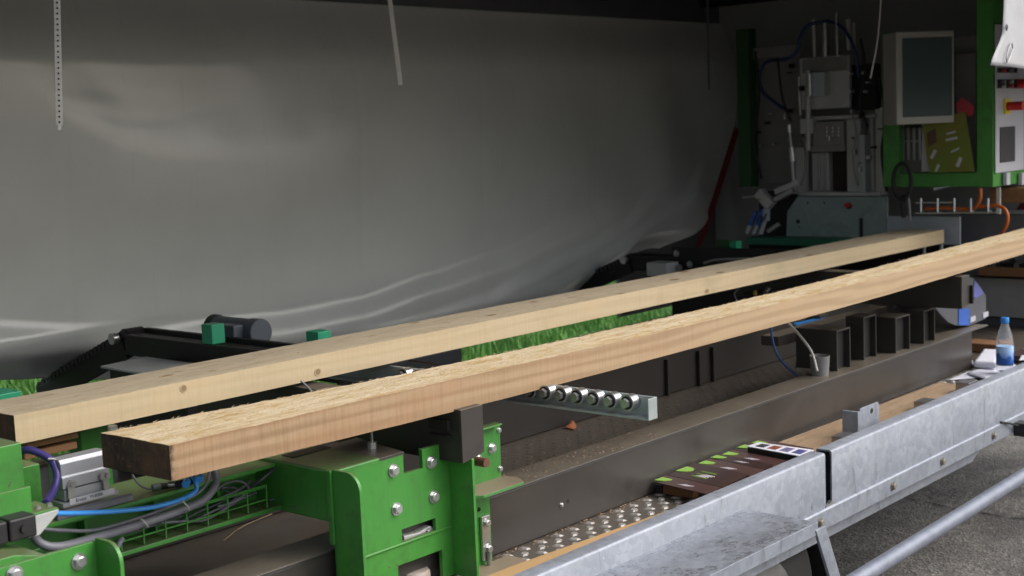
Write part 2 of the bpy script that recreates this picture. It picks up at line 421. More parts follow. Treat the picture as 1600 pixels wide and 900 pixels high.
# ================================================================== SETTING
ZD = .72                      # trailer deck height
def sheet(name, x0, x1, y0, y1, z, mat):
    bm = BM(); bm.faces.new([bm.verts.new(p) for p in ((x0, y0, z), (x1, y0, z), (x1, y1, z), (x0, y1, z))])
    o = obj(name, bm, mat); o['kind'] = 'structure'; return o
sheet('ground', -400, 400, -400, 400, 0, TURF)
sheet('asphalt_road', -60, 60, -60, 6.0, .004, ASPH)
# crack in the asphalt, a narrow sunken line filled with dirt
bm = BM(); pts = [W(1330, 752, z=.0), W(1390, 772, z=.0), W(1425, 783, z=.0), W(1455, 789, z=.0), W(1490, 796, z=0), W(1530, 802, z=0), W(1570, 810, z=0), W(1625, 815, z=0), W(1700, 830, z=0)]
pts = smoothpath(pts, 7); L, Rr = [], []
for i, p in enumerate(pts):
    wd = .010+.012*random.random(); j = Vector((random.uniform(-.006, .006), random.uniform(-.006, .006), .0))
    L.append(bm.verts.new((p.x+j.x, p.y+j.y-wd, .008))); Rr.append(bm.verts.new((p.x+j.x, p.y+j.y+wd, .008)))
for i in range(len(pts)-1): bm.faces.new((L[i], L[i+1], Rr[i+1], Rr[i]))
o = obj('asphalt_crack', bm, M('crack_dirt', (.018, .016, .015), None, 30, .95)); o['kind'] = 'structure'

# grass beyond the trailer
verts, faces = [], []
rg = random.Random(3)
def blade(x, y, h, wd):
    a = rg.uniform(0, math.pi); lx, ly = rg.uniform(-.5, .5)*h, rg.uniform(-.5, .5)*h
    dx, dy = math.cos(a)*wd, math.sin(a)*wd; n = len(verts)
    verts.extend([(x-dx, y-dy, 0), (x+dx, y+dy, 0), (x+lx*.4+dx*.8, y+ly*.4+dy*.8, h*.6), (x+lx*.4-dx*.8, y+ly*.4-dy*.8, h*.6), (x+lx, y+ly, h)])
    faces.extend([(n, n+1, n+2, n+3), (n+3, n+2, n+4)])
for _ in range(70000):
    x = rg.uniform(6.2, 15); y = rg.uniform(6.2, 12.5)
    if abs(y-(x*.85-.4)) > 2.6: continue
    q = noise.noise(Vector((x*1.3, y*1.3, 0)))
    blade(x, y, max(.04, .10+.09*q+rg.uniform(-.03, .05)), rg.uniform(.003, .007))
for _ in range(22000):
    x = rg.uniform(3.6, 7.5); y = rg.uniform(6.6, 12.5)
    blade(x, y, rg.uniform(.08, .26), rg.uniform(.004, .009))
me = bpy.data.meshes.new('grass'); me.from_pydata(verts, [], faces); me.materials.append(GRASSM)
g = bpy.data.objects.new('grass', me); C.objects.link(g); g['kind'] = 'stuff'
g['label'] = 'bright green grass seen under the tarpaulin'

# ================================================================== TRAILER
YR = 1.869                    # outer face of the near side board
tr = root('trailer', 'galvanised flatbed trailer with checker plate deck and dark roof', 'trailer', (3.2, 3.1, 0))
obj('deck_plate', B(.2, 6.95, 1.925, 4.05, ZD-.03, ZD), DECKM, tr)
# raised lozenges of the checker plate
verts, faces = [], []
def loz(cx, cy, ang, l=.011, wd=.0065, h=.0028):
    n = len(verts); ca, sa = math.cos(ang), math.sin(ang)
    pr = [(-l, 0), (-l*.5, -wd), (l*.5, -wd), (l, 0), (l*.5, wd), (-l*.5, wd)]
    for px, py in pr: verts.append((cx+px*ca-py*sa, cy+px*sa+py*ca, ZD-.0005))
    for px, py in pr: verts.append((cx+.6*(px*ca-py*sa), cy+.6*(px*sa+py*ca), ZD+h))
    for i in range(6): faces.append((n+i, n+(i+1) % 6, n+6+(i+1) % 6, n+6+i))
    faces.append(tuple(n+6+i for i in range(6)))
for (xa, xb, ya, yb) in ((2.1, 6.2, 1.95, 2.165), (2.6, 6.3, 2.30, 2.90)):
    x = xa; i = 0
    while x < xb:
        for j in range(int((yb-ya)/.055)+1):
            y = ya+j*.055
            loz(x, y, R(30), .020, .0105, .0036 if y < 2.2 else .0018)
            if y+.0275 < yb: loz(x+.0325, y+.0275, R(-60), .018, .0095, .0032 if y < 2.2 else .0016)
        x += .065; i += 1
me = bpy.data.meshes.new('tread_lozenges'); me.from_pydata(verts, [], faces); me.materials.append(BUMPM); me.materials.append(DECKM)
for f in me.polygons:
    if f.center.y > 2.2: f.material_index = 1
o = bpy.data.objects.new('tread_lozenges', me); C.objects.link(o); o.parent = tr; o.location = -org[tr.name]; o['kind'] = 'stuff'
def side_board(x0, x1):
    r = .006
    prof = [(YR, .617), (YR, .774), (YR+.003, .779), (YR+.007, .781), (YR+.046, .781), (YR+.050, .777), (YR+.050, .762), (YR+.046, .762), (YR+.046, .776), (YR+.008, .776), (YR+.004, .772), (YR+.004, .617)]
    return obj('side_board', prism(BM(), prof, 'x', x0, x1), GALV, tr, True)
side_board(.3, 3.485); side_board(3.524, 6.9)
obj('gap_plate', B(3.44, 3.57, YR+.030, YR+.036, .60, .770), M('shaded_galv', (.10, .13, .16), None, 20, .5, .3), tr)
obj('edge_angle', prism(BM(), [(YR-.010, .562), (YR-.010, .616), (YR-.006, .620), (YR-.0005, .620), (YR-.0005, .612), (YR+.028, .612), (YR+.028, .605), (YR-.003, .605), (YR-.003, .562)], 'x', .3, 6.9), GALV, tr, bev=.001)
obj('side_skirt', prism(BM(), [(.3, .505), (4.62, .508), (4.73, .553), (4.73, .566), (.3, .566)], 'y', YR+.030, YR+.036), GALV, tr, bev=.001)
for x in (3.43, 3.90, 4.27, 4.71): bolt(tr, (x, YR-.010, .590), r=.011, mat=M('dull_bolt_zinc', (.30, .28, .23), None, 30, .5, .4) if x == 3.43 else bpy.data.materials['dull_bolt_zinc'])
obj('gap_latch', prism(BM(), [(3.475, .606), (3.535, .606), (3.535, .622), (3.515, .634), (3.50, .626), (3.485, .630)], 'y', YR-.004, YR+.006), ZINC, tr)
# step hung on the near side
obj('step_tread', prism(BM(), [(1.655, .723), (YR-.001, .723), (YR-.001, .717), (1.662, .717)], 'x', .6, 3.036), GALVW, tr)
obj('step_lip', B(.6, 3.036, 1.651, 1.656, .690, .7245), GALV, tr, bev=.001)
bm = BM(); quadbox(bm, [(3.030, 1.653, .69), (3.036, 1.653, .69), (3.036, YR-.002, .655), (3.030, YR-.002, .655), (3.030, 1.653, .722), (3.036, 1.653, .722), (3.036, YR-.002, .722), (3.030, YR-.002, .722)])
obj('step_end', bm, GALV, tr)
for xo in (3.02, .8):
    bm = BM(); quadbox(bm, [(xo+.30, 1.648, .10), (xo+.35, 1.648, .10), (xo+.35, 1.658, .10), (xo+.30, 1.658, .10), (xo, 1.648, .705), (xo+.05, 1.648, .705), (xo+.05, 1.656, .705), (xo, 1.656, .705)])
    obj('step_leg', bm, GALV, tr, bev=.001)
# rear cross beam under the step, wheel and fender
obj('chassis_beam', B(.3, 6.9, 2.3, 2.42, .50, .685), BLACKM, tr)
wh = obj('wheel', cyl(BM(), (3.20, 1.93, .335), (3.20, 2.14, .335), .33, 40), RUBBER, tr, True, bev=.02)
obj('rim', cyl(BM(), (3.20, 1.925, .335), (3.20, 1.95, .335), .19, 32), STEEL, wh, True)
obj('fender', prism(BM(), [(3.20+.385*math.cos(a), .335+.385*math.sin(a)) for a in [R(k) for k in range(-10, 191, 10)]] + [(3.20+.375*math.cos(a), .335+.375*math.sin(a)) for a in [R(k) for k in range(190, -11, -10)]], 'y', 1.90, 2.18), PLASTIC, tr)
# roof, end wall, far rail
obj('roof', B(-1.2, 7.0, 1.90, 4.45, 2.44, 2.48), ROOFM, tr)
obj('roof_front_rail', B(-1.2, 7.0, 1.90, 1.97, 2.37, 2.438), ROOFM, tr)
obj('roof_far_rail', B(-1.2, 7.0, 4.36, 4.44, 2.31, 2.438), M('far_rail_alu', (.12, .12, .13), None, 6, .6), tr)
for k in range(9): obj('roof_bow', B(-.9+k*.95, -.86+k*.95, 1.88, 4.34, 2.39, 2.438), BLACKM, tr)
obj('end_wall', B(6.93, 6.97, 1.9, 4.418, .70, 2.438), M('end_wall_grey', (.34, .34, .34), (.29, .29, .295), 2, .7), tr)
bm = BM(); ps = [(-1.12+k*.03, 1.80+.05*math.sin(k*1.3)+.02*math.sin(k*2.9)) for k in range(66)]  # unseen curtain added at the left to keep light off left-facing faces
lo_, hi_ = [bm.verts.new((a, b, .66)) for a, b in ps], [bm.verts.new((a, b, 2.37)) for a, b in ps]
for k in range(65): bm.faces.new((lo_[k], lo_[k+1], hi_[k+1], hi_[k]))
gc = obj('light_block_curtain', bm, TARP, tr, True); gm = gc.modifiers.new('t', 'SOLIDIFY'); gm.thickness = .003
obj('inner_side_panel', B(5.95, 6.975, 4.42, 4.44, .70, 2.438), M('side_panel_dark', (.10, .10, .10), None, 3, .7), tr)
obj('far_edge_board', B(.2, 6.93, 4.051, 4.085, ZD-.06, ZD+.012), M('edge_board_wood', (.30, .24, .17), None, 8, .7), tr)
# rail posts outside
obj('corner_post', B(6.90, 6.96, 1.87, 1.95, .70, 2.436), BLACKM, tr)
# hinge brackets inside the side board
bm = BM(); prism(bm, [(0, .0), (.135, .0), (.135, .085), (.125, .095), (.01, .095), (0, .085)], 'y', 0, .006)
bmesh.ops.translate(bm, verts=bm.verts, vec=(3.875, 1.955, .735)); box(bm, 3.862, 3.875, 1.955, 2.01, .735, .822)
hb = obj('hinge_bracket', bm, GALV, tr, bev=.0015)
obj('bolt_hole', cyl(BM(), (3.955, 1.9545, .81), (3.955, 1.953, .81), .008, 14), RUBBER, hb)
for (u, v) in ((1322, 682), (1448, 628), (1512, 598)):
    p = W(u, v, y=1.96); obj('clamp_block', B(p.x-.05, p.x+.03, 1.935, 1.985, ZD, p.z+.008), STEEL, tr, bev=.002)

# far tube rail along the trailer side
tb = root('tube_rail', 'round galvanised tube running above the asphalt beside the trailer', 'rail', (3.6, 1.5, 0))
obj('tube', tube(BM(), [(1.6, 1.5, .607), (5.6, 1.5, .665)], 0.0205, 24, 0), M('dull_zinc_tube', (.24, .26, .32), (.18, .20, .25), 30, .42, .3, .2, .0006, 120), tb, True)
for x in (1.7, 5.5): obj('tube_stand', cyl(BM(), (x, 1.5, 0), (x, 1.5, .60), .018), GALV, tb, True)

lp = root('tail_lamp', 'small red tail lamp on a black bracket at the right edge', 'lamp', (4.83, 1.83, .5))
obj('lamp_body', B(4.90, 4.96, 1.80, 1.86, .55, .60), PLASTIC, lp, bev=.004)
obj('lens', B(4.902, 4.958, 1.788, 1.80, .55, .58), M('lamp_lens', (.35, .05, .02), None, 10, .25), lp, bev=.003)
obj('lamp_wire', tube(BM(), [(4.90, 1.84, .59), (4.84, 1.85, .61), (4.78, 1.86, .625)], .004), RUBBER, lp, True)

# ================================================================== TARPAULIN
def interp(xs, zs, x):
    if x <= xs[0]: return zs[0]
    for i in range(len(xs)-1):
        if x <= xs[i+1]:
            t = (x-xs[i])/(xs[i+1]-xs[i]); t2 = t*t*(3-2*t)
            return zs[i]*(1-(t*.5+t2*.5))+zs[i+1]*(t*.5+t2*.5)
    return zs[-1]
YT = 4.35
def curve(pts): P = sorted([(W(u, v, y=YT).x, W(u, v, y=YT).z) for u, v in pts]); return [p[0] for p in P], [p[1] for p in P]
def sst(a, b, x): t = min(1, max(0, (x-a)/(b-a))); return t*t*(3-2*t)
cres = curve([(30, 150), (90, 205), (180, 245), (270, 260), (370, 252), (450, 232), (510, 195), (560, 140)])
folds = [(curve([(-60, 522), (150, 522), (300, 515), (420, 502), (540, 478), (650, 440), (760, 405), (880, 350), (960, 310)]), .032, .055, .9, (1.0, 6.8)),
         (curve([(-60, 562), (0, 556), (60, 545), (120, 535)]), .016, .03, 1, (1.0, 3.6)),
         (curve([(430, 560), (540, 520), (640, 495), (730, 465), (800, 430), (880, 395), (960, 350), (1010, 300)]), .026, .040, .8, (3.3, 7.2)),
         (curve([(840, 440), (900, 410), (970, 370), (1040, 320), (1090, 260)]), .024, .04, .8, (4.9, 7.6))]
hem = [W(-60, 595, y=4.46), W(0, 597, y=4.48), W(60, 594, y=4.5), W(150, 592, y=4.5), W(250, 590, y=4.46), W(400, 575, y=4.32), W(600, 545, y=4.3), W(725, 515, y=4.3), W(850, 488, y=4.3), W(915, 460, y=4.3), W(960, 430, y=4.3), W(1005, 400, y=4.3), W(1045, 392, y=4.3)]
botx, botz = [.5]+[p.x for p in hem]+[7.3], [hem[0].z]+[p.z for p in hem]+[hem[-1].z]
rightedge = sorted([(W(u, v, y=YT).z, W(u, v, y=YT).x) for u, v in ((1045, 390), (1080, 365), (1105, 320), (1128, 250), (1145, 170), (1152, 100), (1156, 40))])
def xr(z): return interp([a for a, b in rightedge], [b for a, b in rightedge], z)
def tarp_y(x, z):
    tz = 2.33-z
    y = YT-.10*sst(0, .30, tz)+.035*sst(.3, 1.1, tz)                         # pulled in under the rail, hangs back lower down
    y += .03*math.sin(x*1.1+.6)*sst(.1, .8, tz)
    zc = interp(*cres, x); inx = sst(2.30, 2.75, x)*(1-sst(3.75, 4.25, x))    # slack pocket sagging towards the viewer
    band = .15
    y -= inx*(.0175*(1-sst(zc-.005, zc+band+.09, z))*sst(zc-.55, zc-.01, z))
    y -= inx*.0012*noise.noise(Vector((x*6, z*16, 0)))*sst(zc+.02, zc+.12, z)*sst(2.3, 2.1, z)
    for (cx, cz), amp, wd, asym, (xa, xb) in folds:
        zf = interp(cx, cz, x); e = sst(xa, xa+.5, x)*(1-sst(xb-1.1, xb, x))
        y -= e*amp*(1-sst(zf-wd, zf+wd, z))*sst(zf-.30, zf-wd, z)
    zb = interp(botx, botz, x)
    y += .20*math.exp(-((x-2.5)/.38)**2)*sst(1.12, .92, z)
    y += .10*sst(zb+.12, zb-.02, z)                                          # hem curls back
    y += .030*sst(5.2, 6.6, x)*math.sin((x+(z-1.2)*.75)*6.5)*sst(2.3, 1.6, z)
    y += .010*noise.noise(Vector((x*.7, z*.9, 3)))+.0016*noise.noise(Vector((x*4, z*5, 9)))
    for xc in (2.55, 3.92, 4.7, 5.6): y += .0015*math.exp(-((x-xc)/.010)**2)
    return y
bm = BM(); NX, NZ = 460, 210; X0, X1 = .6, 7.2; grid = []
for i in range(NX+1):
    col = []
    for j in range(NZ+1):
        v_ = j/NZ; x = X0+(X1-X0)*i/NX; zb = interp(botx, botz, x); z = zb+(2.31-zb)*v_
        e = xr(z); xx = x
        if x > 5.6: xx = 5.6+(x-5.6)/(X1-5.6)*(e-5.6)
        zb = interp(botx, botz, xx); z = zb+(2.31-zb)*v_
        col.append(bm.verts.new((xx, tarp_y(xx, z), z)))
    grid.append(col)
for i in range(NX):
    for j in range(NZ): bm.faces.new((grid[i][j], grid[i+1][j], grid[i+1][j+1], grid[i][j+1]))
tp = obj('tarpaulin', bm, TARP, None, False)
for f in tp.data.polygons: f.use_smooth = True
sm = tp.modifiers.new('thick', 'SOLIDIFY'); sm.thickness = .0015
tag(tp, 'large grey tarpaulin hanging in slack folds along the far side of the trailer', 'tarpaulin')

# rolled front tarp corner, top right
fl = root('tarpaulin_flap', 'pale tarpaulin corner with a metal buckle hanging in front of the control cabinet', 'tarpaulin', (5.1, 1.9, 1.8))
bm = BM(); gp = []
for i in range(61):
    s = i/60; col = []
    for j in range(31):
        t = j/30
        zt = 1.903+(2.38-1.903)*t; xl = interp([1.90, 2.02, 2.15, 2.4], [4.79, 4.89, 4.915, 4.93], zt)
        x = xl+s*2.05; y = 1.90-min(1, s*3)*.03*math.sin(s*26+t*3)+.008*noise.noise(Vector((x*6, zt*5, 1)))
        col.append(bm.verts.new((x, y, zt-.02*math.sin(s*3)*(1-t))))
    gp.append(col)
for i in range(60):
    for j in range(30): bm.faces.new((gp[i][j], gp[i+1][j], gp[i+1][j+1], gp[i][j+1]))
fo = obj('flap_cloth', bm, M('pale_grey_pvc', (.46, .46, .48), (.39, .39, .40), 4, .5, bscale=12, bs=.2, bd=.01), fl, True)
s_ = fo.modifiers.new('t', 'SOLIDIFY'); s_.thickness = .002
b1 = W(1572, 92, y=1.885); b2 = W(1583, 72, y=1.885)
bm = BM(); dd = Vector((.9, 0, 1)).normalized(); n_ = Vector((1, 0, -.9)).normalized()
Cc = (b1+b2)/2; Cc.y = 1.885
tube(bm, [Cc+n_*.012+dd*.03, Cc-n_*.012+dd*.036, Cc-n_*.014-dd*.03, Cc+n_*.010-dd*.036, Cc+n_*.012+dd*.03], .0025, 8, 4)
obj('buckle', bm, STEEL, fl, True)
e_ = W(1573, 43, y=1.887); obj('eyelet', tube(BM(), [e_+Vector((.007*math.cos(a), 0, .010*math.sin(a))) for a in [R(k*30) for k in range(13)]], .0022, 6, 0), M('eyelet_dark', (.06, .06, .12), None, 9, .4), fl, True)

def strap(pts, wd, mat, label, holes=0, cat='strap', thick=.0018):
    bm = BM(); P = smoothpath(pts, 6) if len(pts) > 2 else [Vector(p) for p in pts]
    for i in range(len(P)-1):
        bar(bm, P[i], P[i+1], wd, thick, (0, 1, .01)) 
    r = obj('strap', bm, mat); tag(r, label, cat)
    return r
y = 2.5
r = root('strap', 'perforated white strap hanging from the roof in front of the tarpaulin, leftmost', 'strap', W(93, 200, y=y))
a, b = W(88, -60, y=y), W(93, 195, y=y)
bm = BM(); bar(bm, a, b, .0125, .002, (-.6, -.8, 0)); obj('webbing', bm, WHITEC, r)
tip = BM(); bar(tip, b, W(93, 203, y=y), .007, .002, (-.6, -.8, 0)); obj('strap_tip', tip, WHITEC, r)
for k in range(26):
    p = b.lerp(a, (k+.5)/30); q = (O-p).normalized()*.0013
    obj('hole', cyl(BM(), p+q, p+q*1.3, .0022, 8), RUBBER, r)
y = 3.3; o = obj('strap', bar(BM(), W(604, -40, y=y), W(626, 133, y=y), .015, .002, (-.6, -.8, 0)), M('faded_grey_strap', (.62, .60, .58), None, 30, .7)); tag(o, 'faded grey strap hanging from the roof rail at the middle of the tarpaulin', 'strap')
y = 3.9; o = obj('strap', bar(BM(), W(1105, -20, y=y), W(1108, 140, y=y), .012, .002, (-.6, -.8, 0)), M('dark_strap', (.10, .10, .105), None, 30, .7)); tag(o, 'thin dark strap hanging near the right end of the tarpaulin', 'strap')
bm = BM(); tube(bm, [W(1378, -40, y=2.6), W(1375, 20, y=2.6), W(1370, 70, y=2.6), W(1360, 122, y=2.6)], .0055, 8, 6, .5)
tag(obj('cable', bm, WHITEC, None, True), 'curved white cable end hanging down in front of the machine head', 'cable')
bm = BM(); P_s = [W(1152, 200, x=6.72), W(1130, 270, x=6.70), W(1108, 340, x=6.66), W(1088, 392, x=6.62)]
for i in range(3): bar(bm, P_s[i], P_s[i+1], .035, .003, (-.7, -.7, 0))
tag(obj('lashing_strap', bm, REDST), 'dark red lashing strap slanting down behind the right edge of the tarpaulin', 'strap')
bm = BM(); bar(bm, W(1612, 300, x=6.8), W(1560, 385, x=6.8), .04, .003, (-1, 0, 0)); tag(obj('lashing_strap', bm, REDST), 'red lashing strap slanting beside the orange cable loop at the right', 'strap')

# ================================================================== TIMBERS
def timber(name, x0, x1, yf, wd, zt, h, mats, sag=None, wf=None, hf=None, rough=.0015, yaw=0, seed=0, label='', endcut=.01):
    bm = BM(); n = 520; rings = []
    ny, nz = 12, 4
    for i in range(n+1):
        s = i/n; x = x0+(x1-x0)*s; dz = sag(x) if sag else 0; dy = (x-x0)*yaw; wd_ = wf(x) if wf else wd; h_ = hf(x) if hf else h
        ring = []
        pr = [(0, -k/nz) for k in range(nz+1)]+[(k/ny, -1) for k in range(1, ny+1)]+[(1, -1+k/nz) for k in range(1, nz+1)]+[(1-k/ny, 0) for k in range(1, ny)]
        for a, b in pr:
            yy = yf+a*wd_+dy; zz = zt+b*h_+dz
            q = Vector((x*9, yy*22, zz*22+seed)); q2 = Vector((x*45, yy*60, zz*60+seed))
            top = (b == 0)
            f = rough*(1.0 if top else .45)
            zz += f*(noise.noise(q)+(.8*noise.noise(q2) if top else 0)); yy += f*noise.noise(q+Vector((5, 5, 5)))*.8
            xx = x+(endcut*(.5-a)*(1-s))
            ring.append(bm.verts.new((xx, yy, zz)))
        rings.append(ring)
    m = len(rings[0])
    for i in range(n):
        for k in range(m):
            f = bm.faces.new((rings[i][k], rings[i][(k+1) % m], rings[i+1][(k+1) % m], rings[i+1][k]))
            f.material_index = 1 if k < nz else 1 if k < nz+ny else 1 if k < 2*nz+ny else 0
            f.smooth = True
    f = bm.faces.new(rings[0]); f.material_index = 2; f = bm.faces.new(rings[-1][::-1]); f.material_index = 2
    o = obj(name, bm, mats); me = o.data
    try: me.set_sharp_from_angle(angle=R(40))
    except Exception: pass
    return o
ZT = 1.20
a = W(258, 697, z=ZT); YN = 2.085
print('near timber', a, W(170, 675, z=ZT), W(1062, 512, z=ZT), W(1590, 372, z=ZT))
print('far timber', W(22, 650, z=ZT), W(0, 625, z=ZT), W(1483, 365, z=ZT), W(1478, 356, z=ZT))
def lin(xs, zs, x):
    for i in range(len(xs)-1):
        if x <= xs[i+1]: return zs[i]+(zs[i+1]-zs[i])*max(0, (x-xs[i])/(xs[i+1]-xs[i]))
    return zs[-1]+(zs[-1]-zs[-2])/(xs[-1]-xs[-2])*(x-xs[-1])
def sm(xs, zs, x, k=.25): return sum(lin(xs, zs, x+d*k) for d in (-1, -.5, 0, .5, 1))/5
def botn(x): return sm([1.0, 1.4, 1.95, 2.4, 3.3, 3.7, 4.4, 5.6], [1.139, 1.137, 1.128, 1.123, 1.125, 1.125, 1.131, 1.150], x)
def hn(x): return sm([1.4, 2.0, 2.4, 3.0, 3.7, 6.6], [.066, .072, .074, .067, .066, .068], x)
def wn(x): return sm([1.4, 1.75, 2.1, 2.5, 3.0, 4.0, 6.6], [.212, .180, .156, .146, .146, .142, .142], x, .12)
def sagn(x): return botn(x)+hn(x)-ZT
nt_ = timber('timber', 1.410, 6.6, 2.082, .205, ZT, .065, [N_TOP, N_SIDE, ENDG], sagn, wn, hn, .0017, 0, 1)
tag(nt_, 'long rough sawn timber beam in front with a dark weathered cut end', 'timber')
ft = timber('timber', 1.405, 6.10, 2.622, .195, ZT, .062, [F_TOP, F_SIDE, ENDG], lambda x: .0, None, None, .0006, 0.004, 5)
tag(ft, 'long smooth pale timber beam behind the rough one', 'timber')
KNOT = M('knot_wood', (.33, .22, .125), (.24, .15, .08), 90, .8)
KNOTR = M('knot_ring_wood', (.52, .41, .26), (.48, .37, .22), 40, .8)
def knot(par, u, v, a, b, y=None, z=None, dark=KNOT):
    c = W(u, v, y=y) if y is not None else W(u, v, z=z)
    for k, (m, sc, off) in enumerate(((KNOTR, 1.25, .0003), (dark, .9, .0005))):
        n = 16; pts = []
        for i in range(n):
            an = 2*math.pi*i/n; rr = 1+.18*noise.noise(Vector((u+math.cos(an), math.sin(an), k)))
            pts.append((c.x+a*sc*rr*math.cos(an), (c.z if y is not None else c.y)+b*sc*rr*math.sin(an)))
        if y is not None: bm = prism(BM(), pts, 'y', y-off, y+.002)
        else: bm = prism(BM(), pts, 'z', z-.002, z+off)
        obj('knot', bm, m, par)
for u, v, a in ((287, 607, .008), (497, 581, .009), (1105, 455, .012)): knot(ft, u, v, a, .008, y=2.6208+.004*(W(u, v, y=2.62).x-1.4))
knot(ft, 262, 587, .018, .009, z=ZT+.0005)
knot(ft, 466, 551, .003, .003, z=ZT+.0005)
# splinters left on the rough top and along its front arris
rs = random.Random(11); bm = BM()
for _ in range(520):
    x = 1.43+rs.random()**1.3*3.6; edge = rs.random()
    yy = 2.082+(.0 if edge < .35 else wn(x) if edge < .6 else rs.random()*wn(x)); zz = ZT+sagn(x)+(.001 if edge >= .35 else 0)
    l = rs.uniform(.004, .018); an = rs.uniform(-.7, .7)
    p = Vector((x, yy, zz)); q = p+Vector((math.cos(an)*l, math.sin(an)*l*(1 if edge > .35 else .4), rs.uniform(.0005, .0035)))
    wv_ = Vector((0, .0007, 0)); bm.faces.new([bm.verts.new(c) for c in (p-wv_, p+wv_, q)])
    bm.faces.new([bm.verts.new(c) for c in (p-Vector((0, 0, .0006)), p+Vector((0, 0, .0008)), q)])
sp = obj('splinters', bm, M('pale_splinters', (.68, .52, .34), None, 30, .8), nt_); sp['kind'] = 'stuff'

# ================================================================== GREEN MACHINE FRAME
YP = 2.135
gf = root('timber_carriage', 'bright green steel machine frame with bolted plates and wire cable tray', 'machine frame', (1.8, 2.3, ZD))
def RX(u, v): return W(u, v, y=YP)
# right end plate with notch and two openings built as strips round the openings
top = lambda x: RX(630, 709).z+(x-RX(630, 709).x)*0
xl, xrr = 1.85, RX(700, 720).x+.004
zt_ = RX(632, 710).z
o1 = (RX(628, 0).x, RX(681, 0).x)
pz = lambda v, u=655: RX(u, v).z
nx0, nx1 = RX(630, 720).x, RX(660, 720).x; nz = pz(736, 645)
s0, s1 = RX(628, 835).x, RX(681, 820).x; sz0, sz1 = pz(838), pz(818)
w0, w1 = RX(622, 885).x, RX(691, 865).x; wz1 = pz(872); wz0 = ZD+.01
pl = BM(); t_ = .010
def pb(x0, x1, z0, z1): box(pl, x0, x1, YP, YP+t_, z0, z1)
pb(xl, nx0, nz, zt_); pb(nx1, xrr, nz, zt_)
pb(xl, xrr, sz1, nz)
pb(xl, s0, sz0, sz1); pb(s1, xrr, sz0, sz1)
pb(xl, xrr, wz1, sz0)
pb(xl, w0, wz0, wz1); pb(w1, xrr, wz0, wz1)
bmesh.ops.remove_doubles(pl, verts=pl.verts, dist=.00002)
doomed = []
seen = {}
for f in pl.faces:
    k = tuple(sorted(v.index for v in f.verts)) if False else frozenset(f.verts)
    seen.setdefault(k, []).append(f)
for k, fs in seen.items():
    if len(fs) > 1: doomed += fs
bmesh.ops.delete(pl, geom=doomed, context='FACES_ONLY')
ep = obj('end_plate', pl, GREEN, gf)
for (u, v) in ((614, 735), (619, 795), (677, 776), (673, 722)):
    bolt(ep, W(u, v, y=YP), r=.0115)
# weld seam
obj('weld_seam', cyl(BM(), (xl, YP-.001, RX(600, 860).z-.0), (RX(705, 833).x, YP-.001, RX(600, 860).z+.0), .003, 8), GREEN, ep, True)
# ribs: rounded top outer corner
def rib(x, y0, y1, z0, z1, rad, th=.008, name='rib'):
    pts = [(y1, z0), (y1, z1)]+[(y0+rad-rad*math.sin(R(a)), z1-rad+rad*math.cos(R(a))) for a in range(0, 91, 10)]+[(y0, z0)]
    return obj(name, prism(BM(), pts, 'x', x-th, x), GREEN, gf, bev=.0008)
rib(1.853, 2.052, YP, ZD+.01, zt_+.012, .040)
rib(xrr+.006, 2.062, YP, ZD+.01, zt_-.028, .006)
# right hand flange plate behind the arm end
fx0, fx1 = xrr+.006, W(783, 740, y=YP).x; fz1 = W(775, 660, y=YP).z; fz0 = W(775, 748, y=YP).z
fp = obj('flange_plate', prism(BM(), [(fx0, fz0), (fx1, fz0), (fx1+.002, fz1-.008), (fx1-.006, fz1), (fx0, fz1)], 'y', YP-.001, YP+.009), GREEN, gf, bev=.001)
obj('flange_fold', B(fx0+.02, fx1-.012, YP-.022, YP, fz1-.004, fz1+.001), GREEN, fp, bev=.002)
for u, v in ((779, 672), (781, 732)): bolt(fp, W(u, v, y=YP-.001), r=.006, wash=1.1)
obj('lower_flange', B(fx0, W(764, 770, y=YP).x, YP-.001, YP+.009, ZD+.005, fz0-.001), GREEN, gf)
def shelf(zz, name='gusset_shelf', mat=None):
    y0 = 2.055
    pts = [(fx0, YP), (fx0, y0+.02), (fx0+.02, y0), (fx1-.01, y0), (fx1+.012, y0+.03), (fx1+.012, YP)]
    return obj(name, prism(BM(), pts, 'z', zz-.007, zz), M('dusty_green_shelf', (.075, .26, .06), (.06, .22, .05), 6, .5, dust=(.26, .20, .14), dustamt=1.6), gf, bev=.001)
shelf(fz0+.002); shelf(W(770, 875, y=YP).z-.002)
obj('slot_hole', cyl(BM(), W(748, 796, y=YP-.0015), W(748, 796, y=YP-.003), .005, 16), RUBBER, gf)
sb0, sb1 = W(748, 808, y=YP-.002), W(768, 870, y=YP-.002)
sbp = obj('slotted_clamp_bar', B(sb0.x+.002, sb0.x+.030, YP-.010, YP-.002, sb1.z, sb0.z), ZINC, gf, bev=.001)
bolt(sbp, W(760, 817, y=YP-.010), r=.009, mat=ZINC); bolt(sbp, W(763, 857, y=YP-.010), r=.009, mat=ZINC)
obj('clamp_pin', cyl(BM(), (sb0.x+.016, YP-.014, sb1.z-.012), (sb0.x+.016, YP-.014, sb1.z+.02), .005), STEEL, sbp)
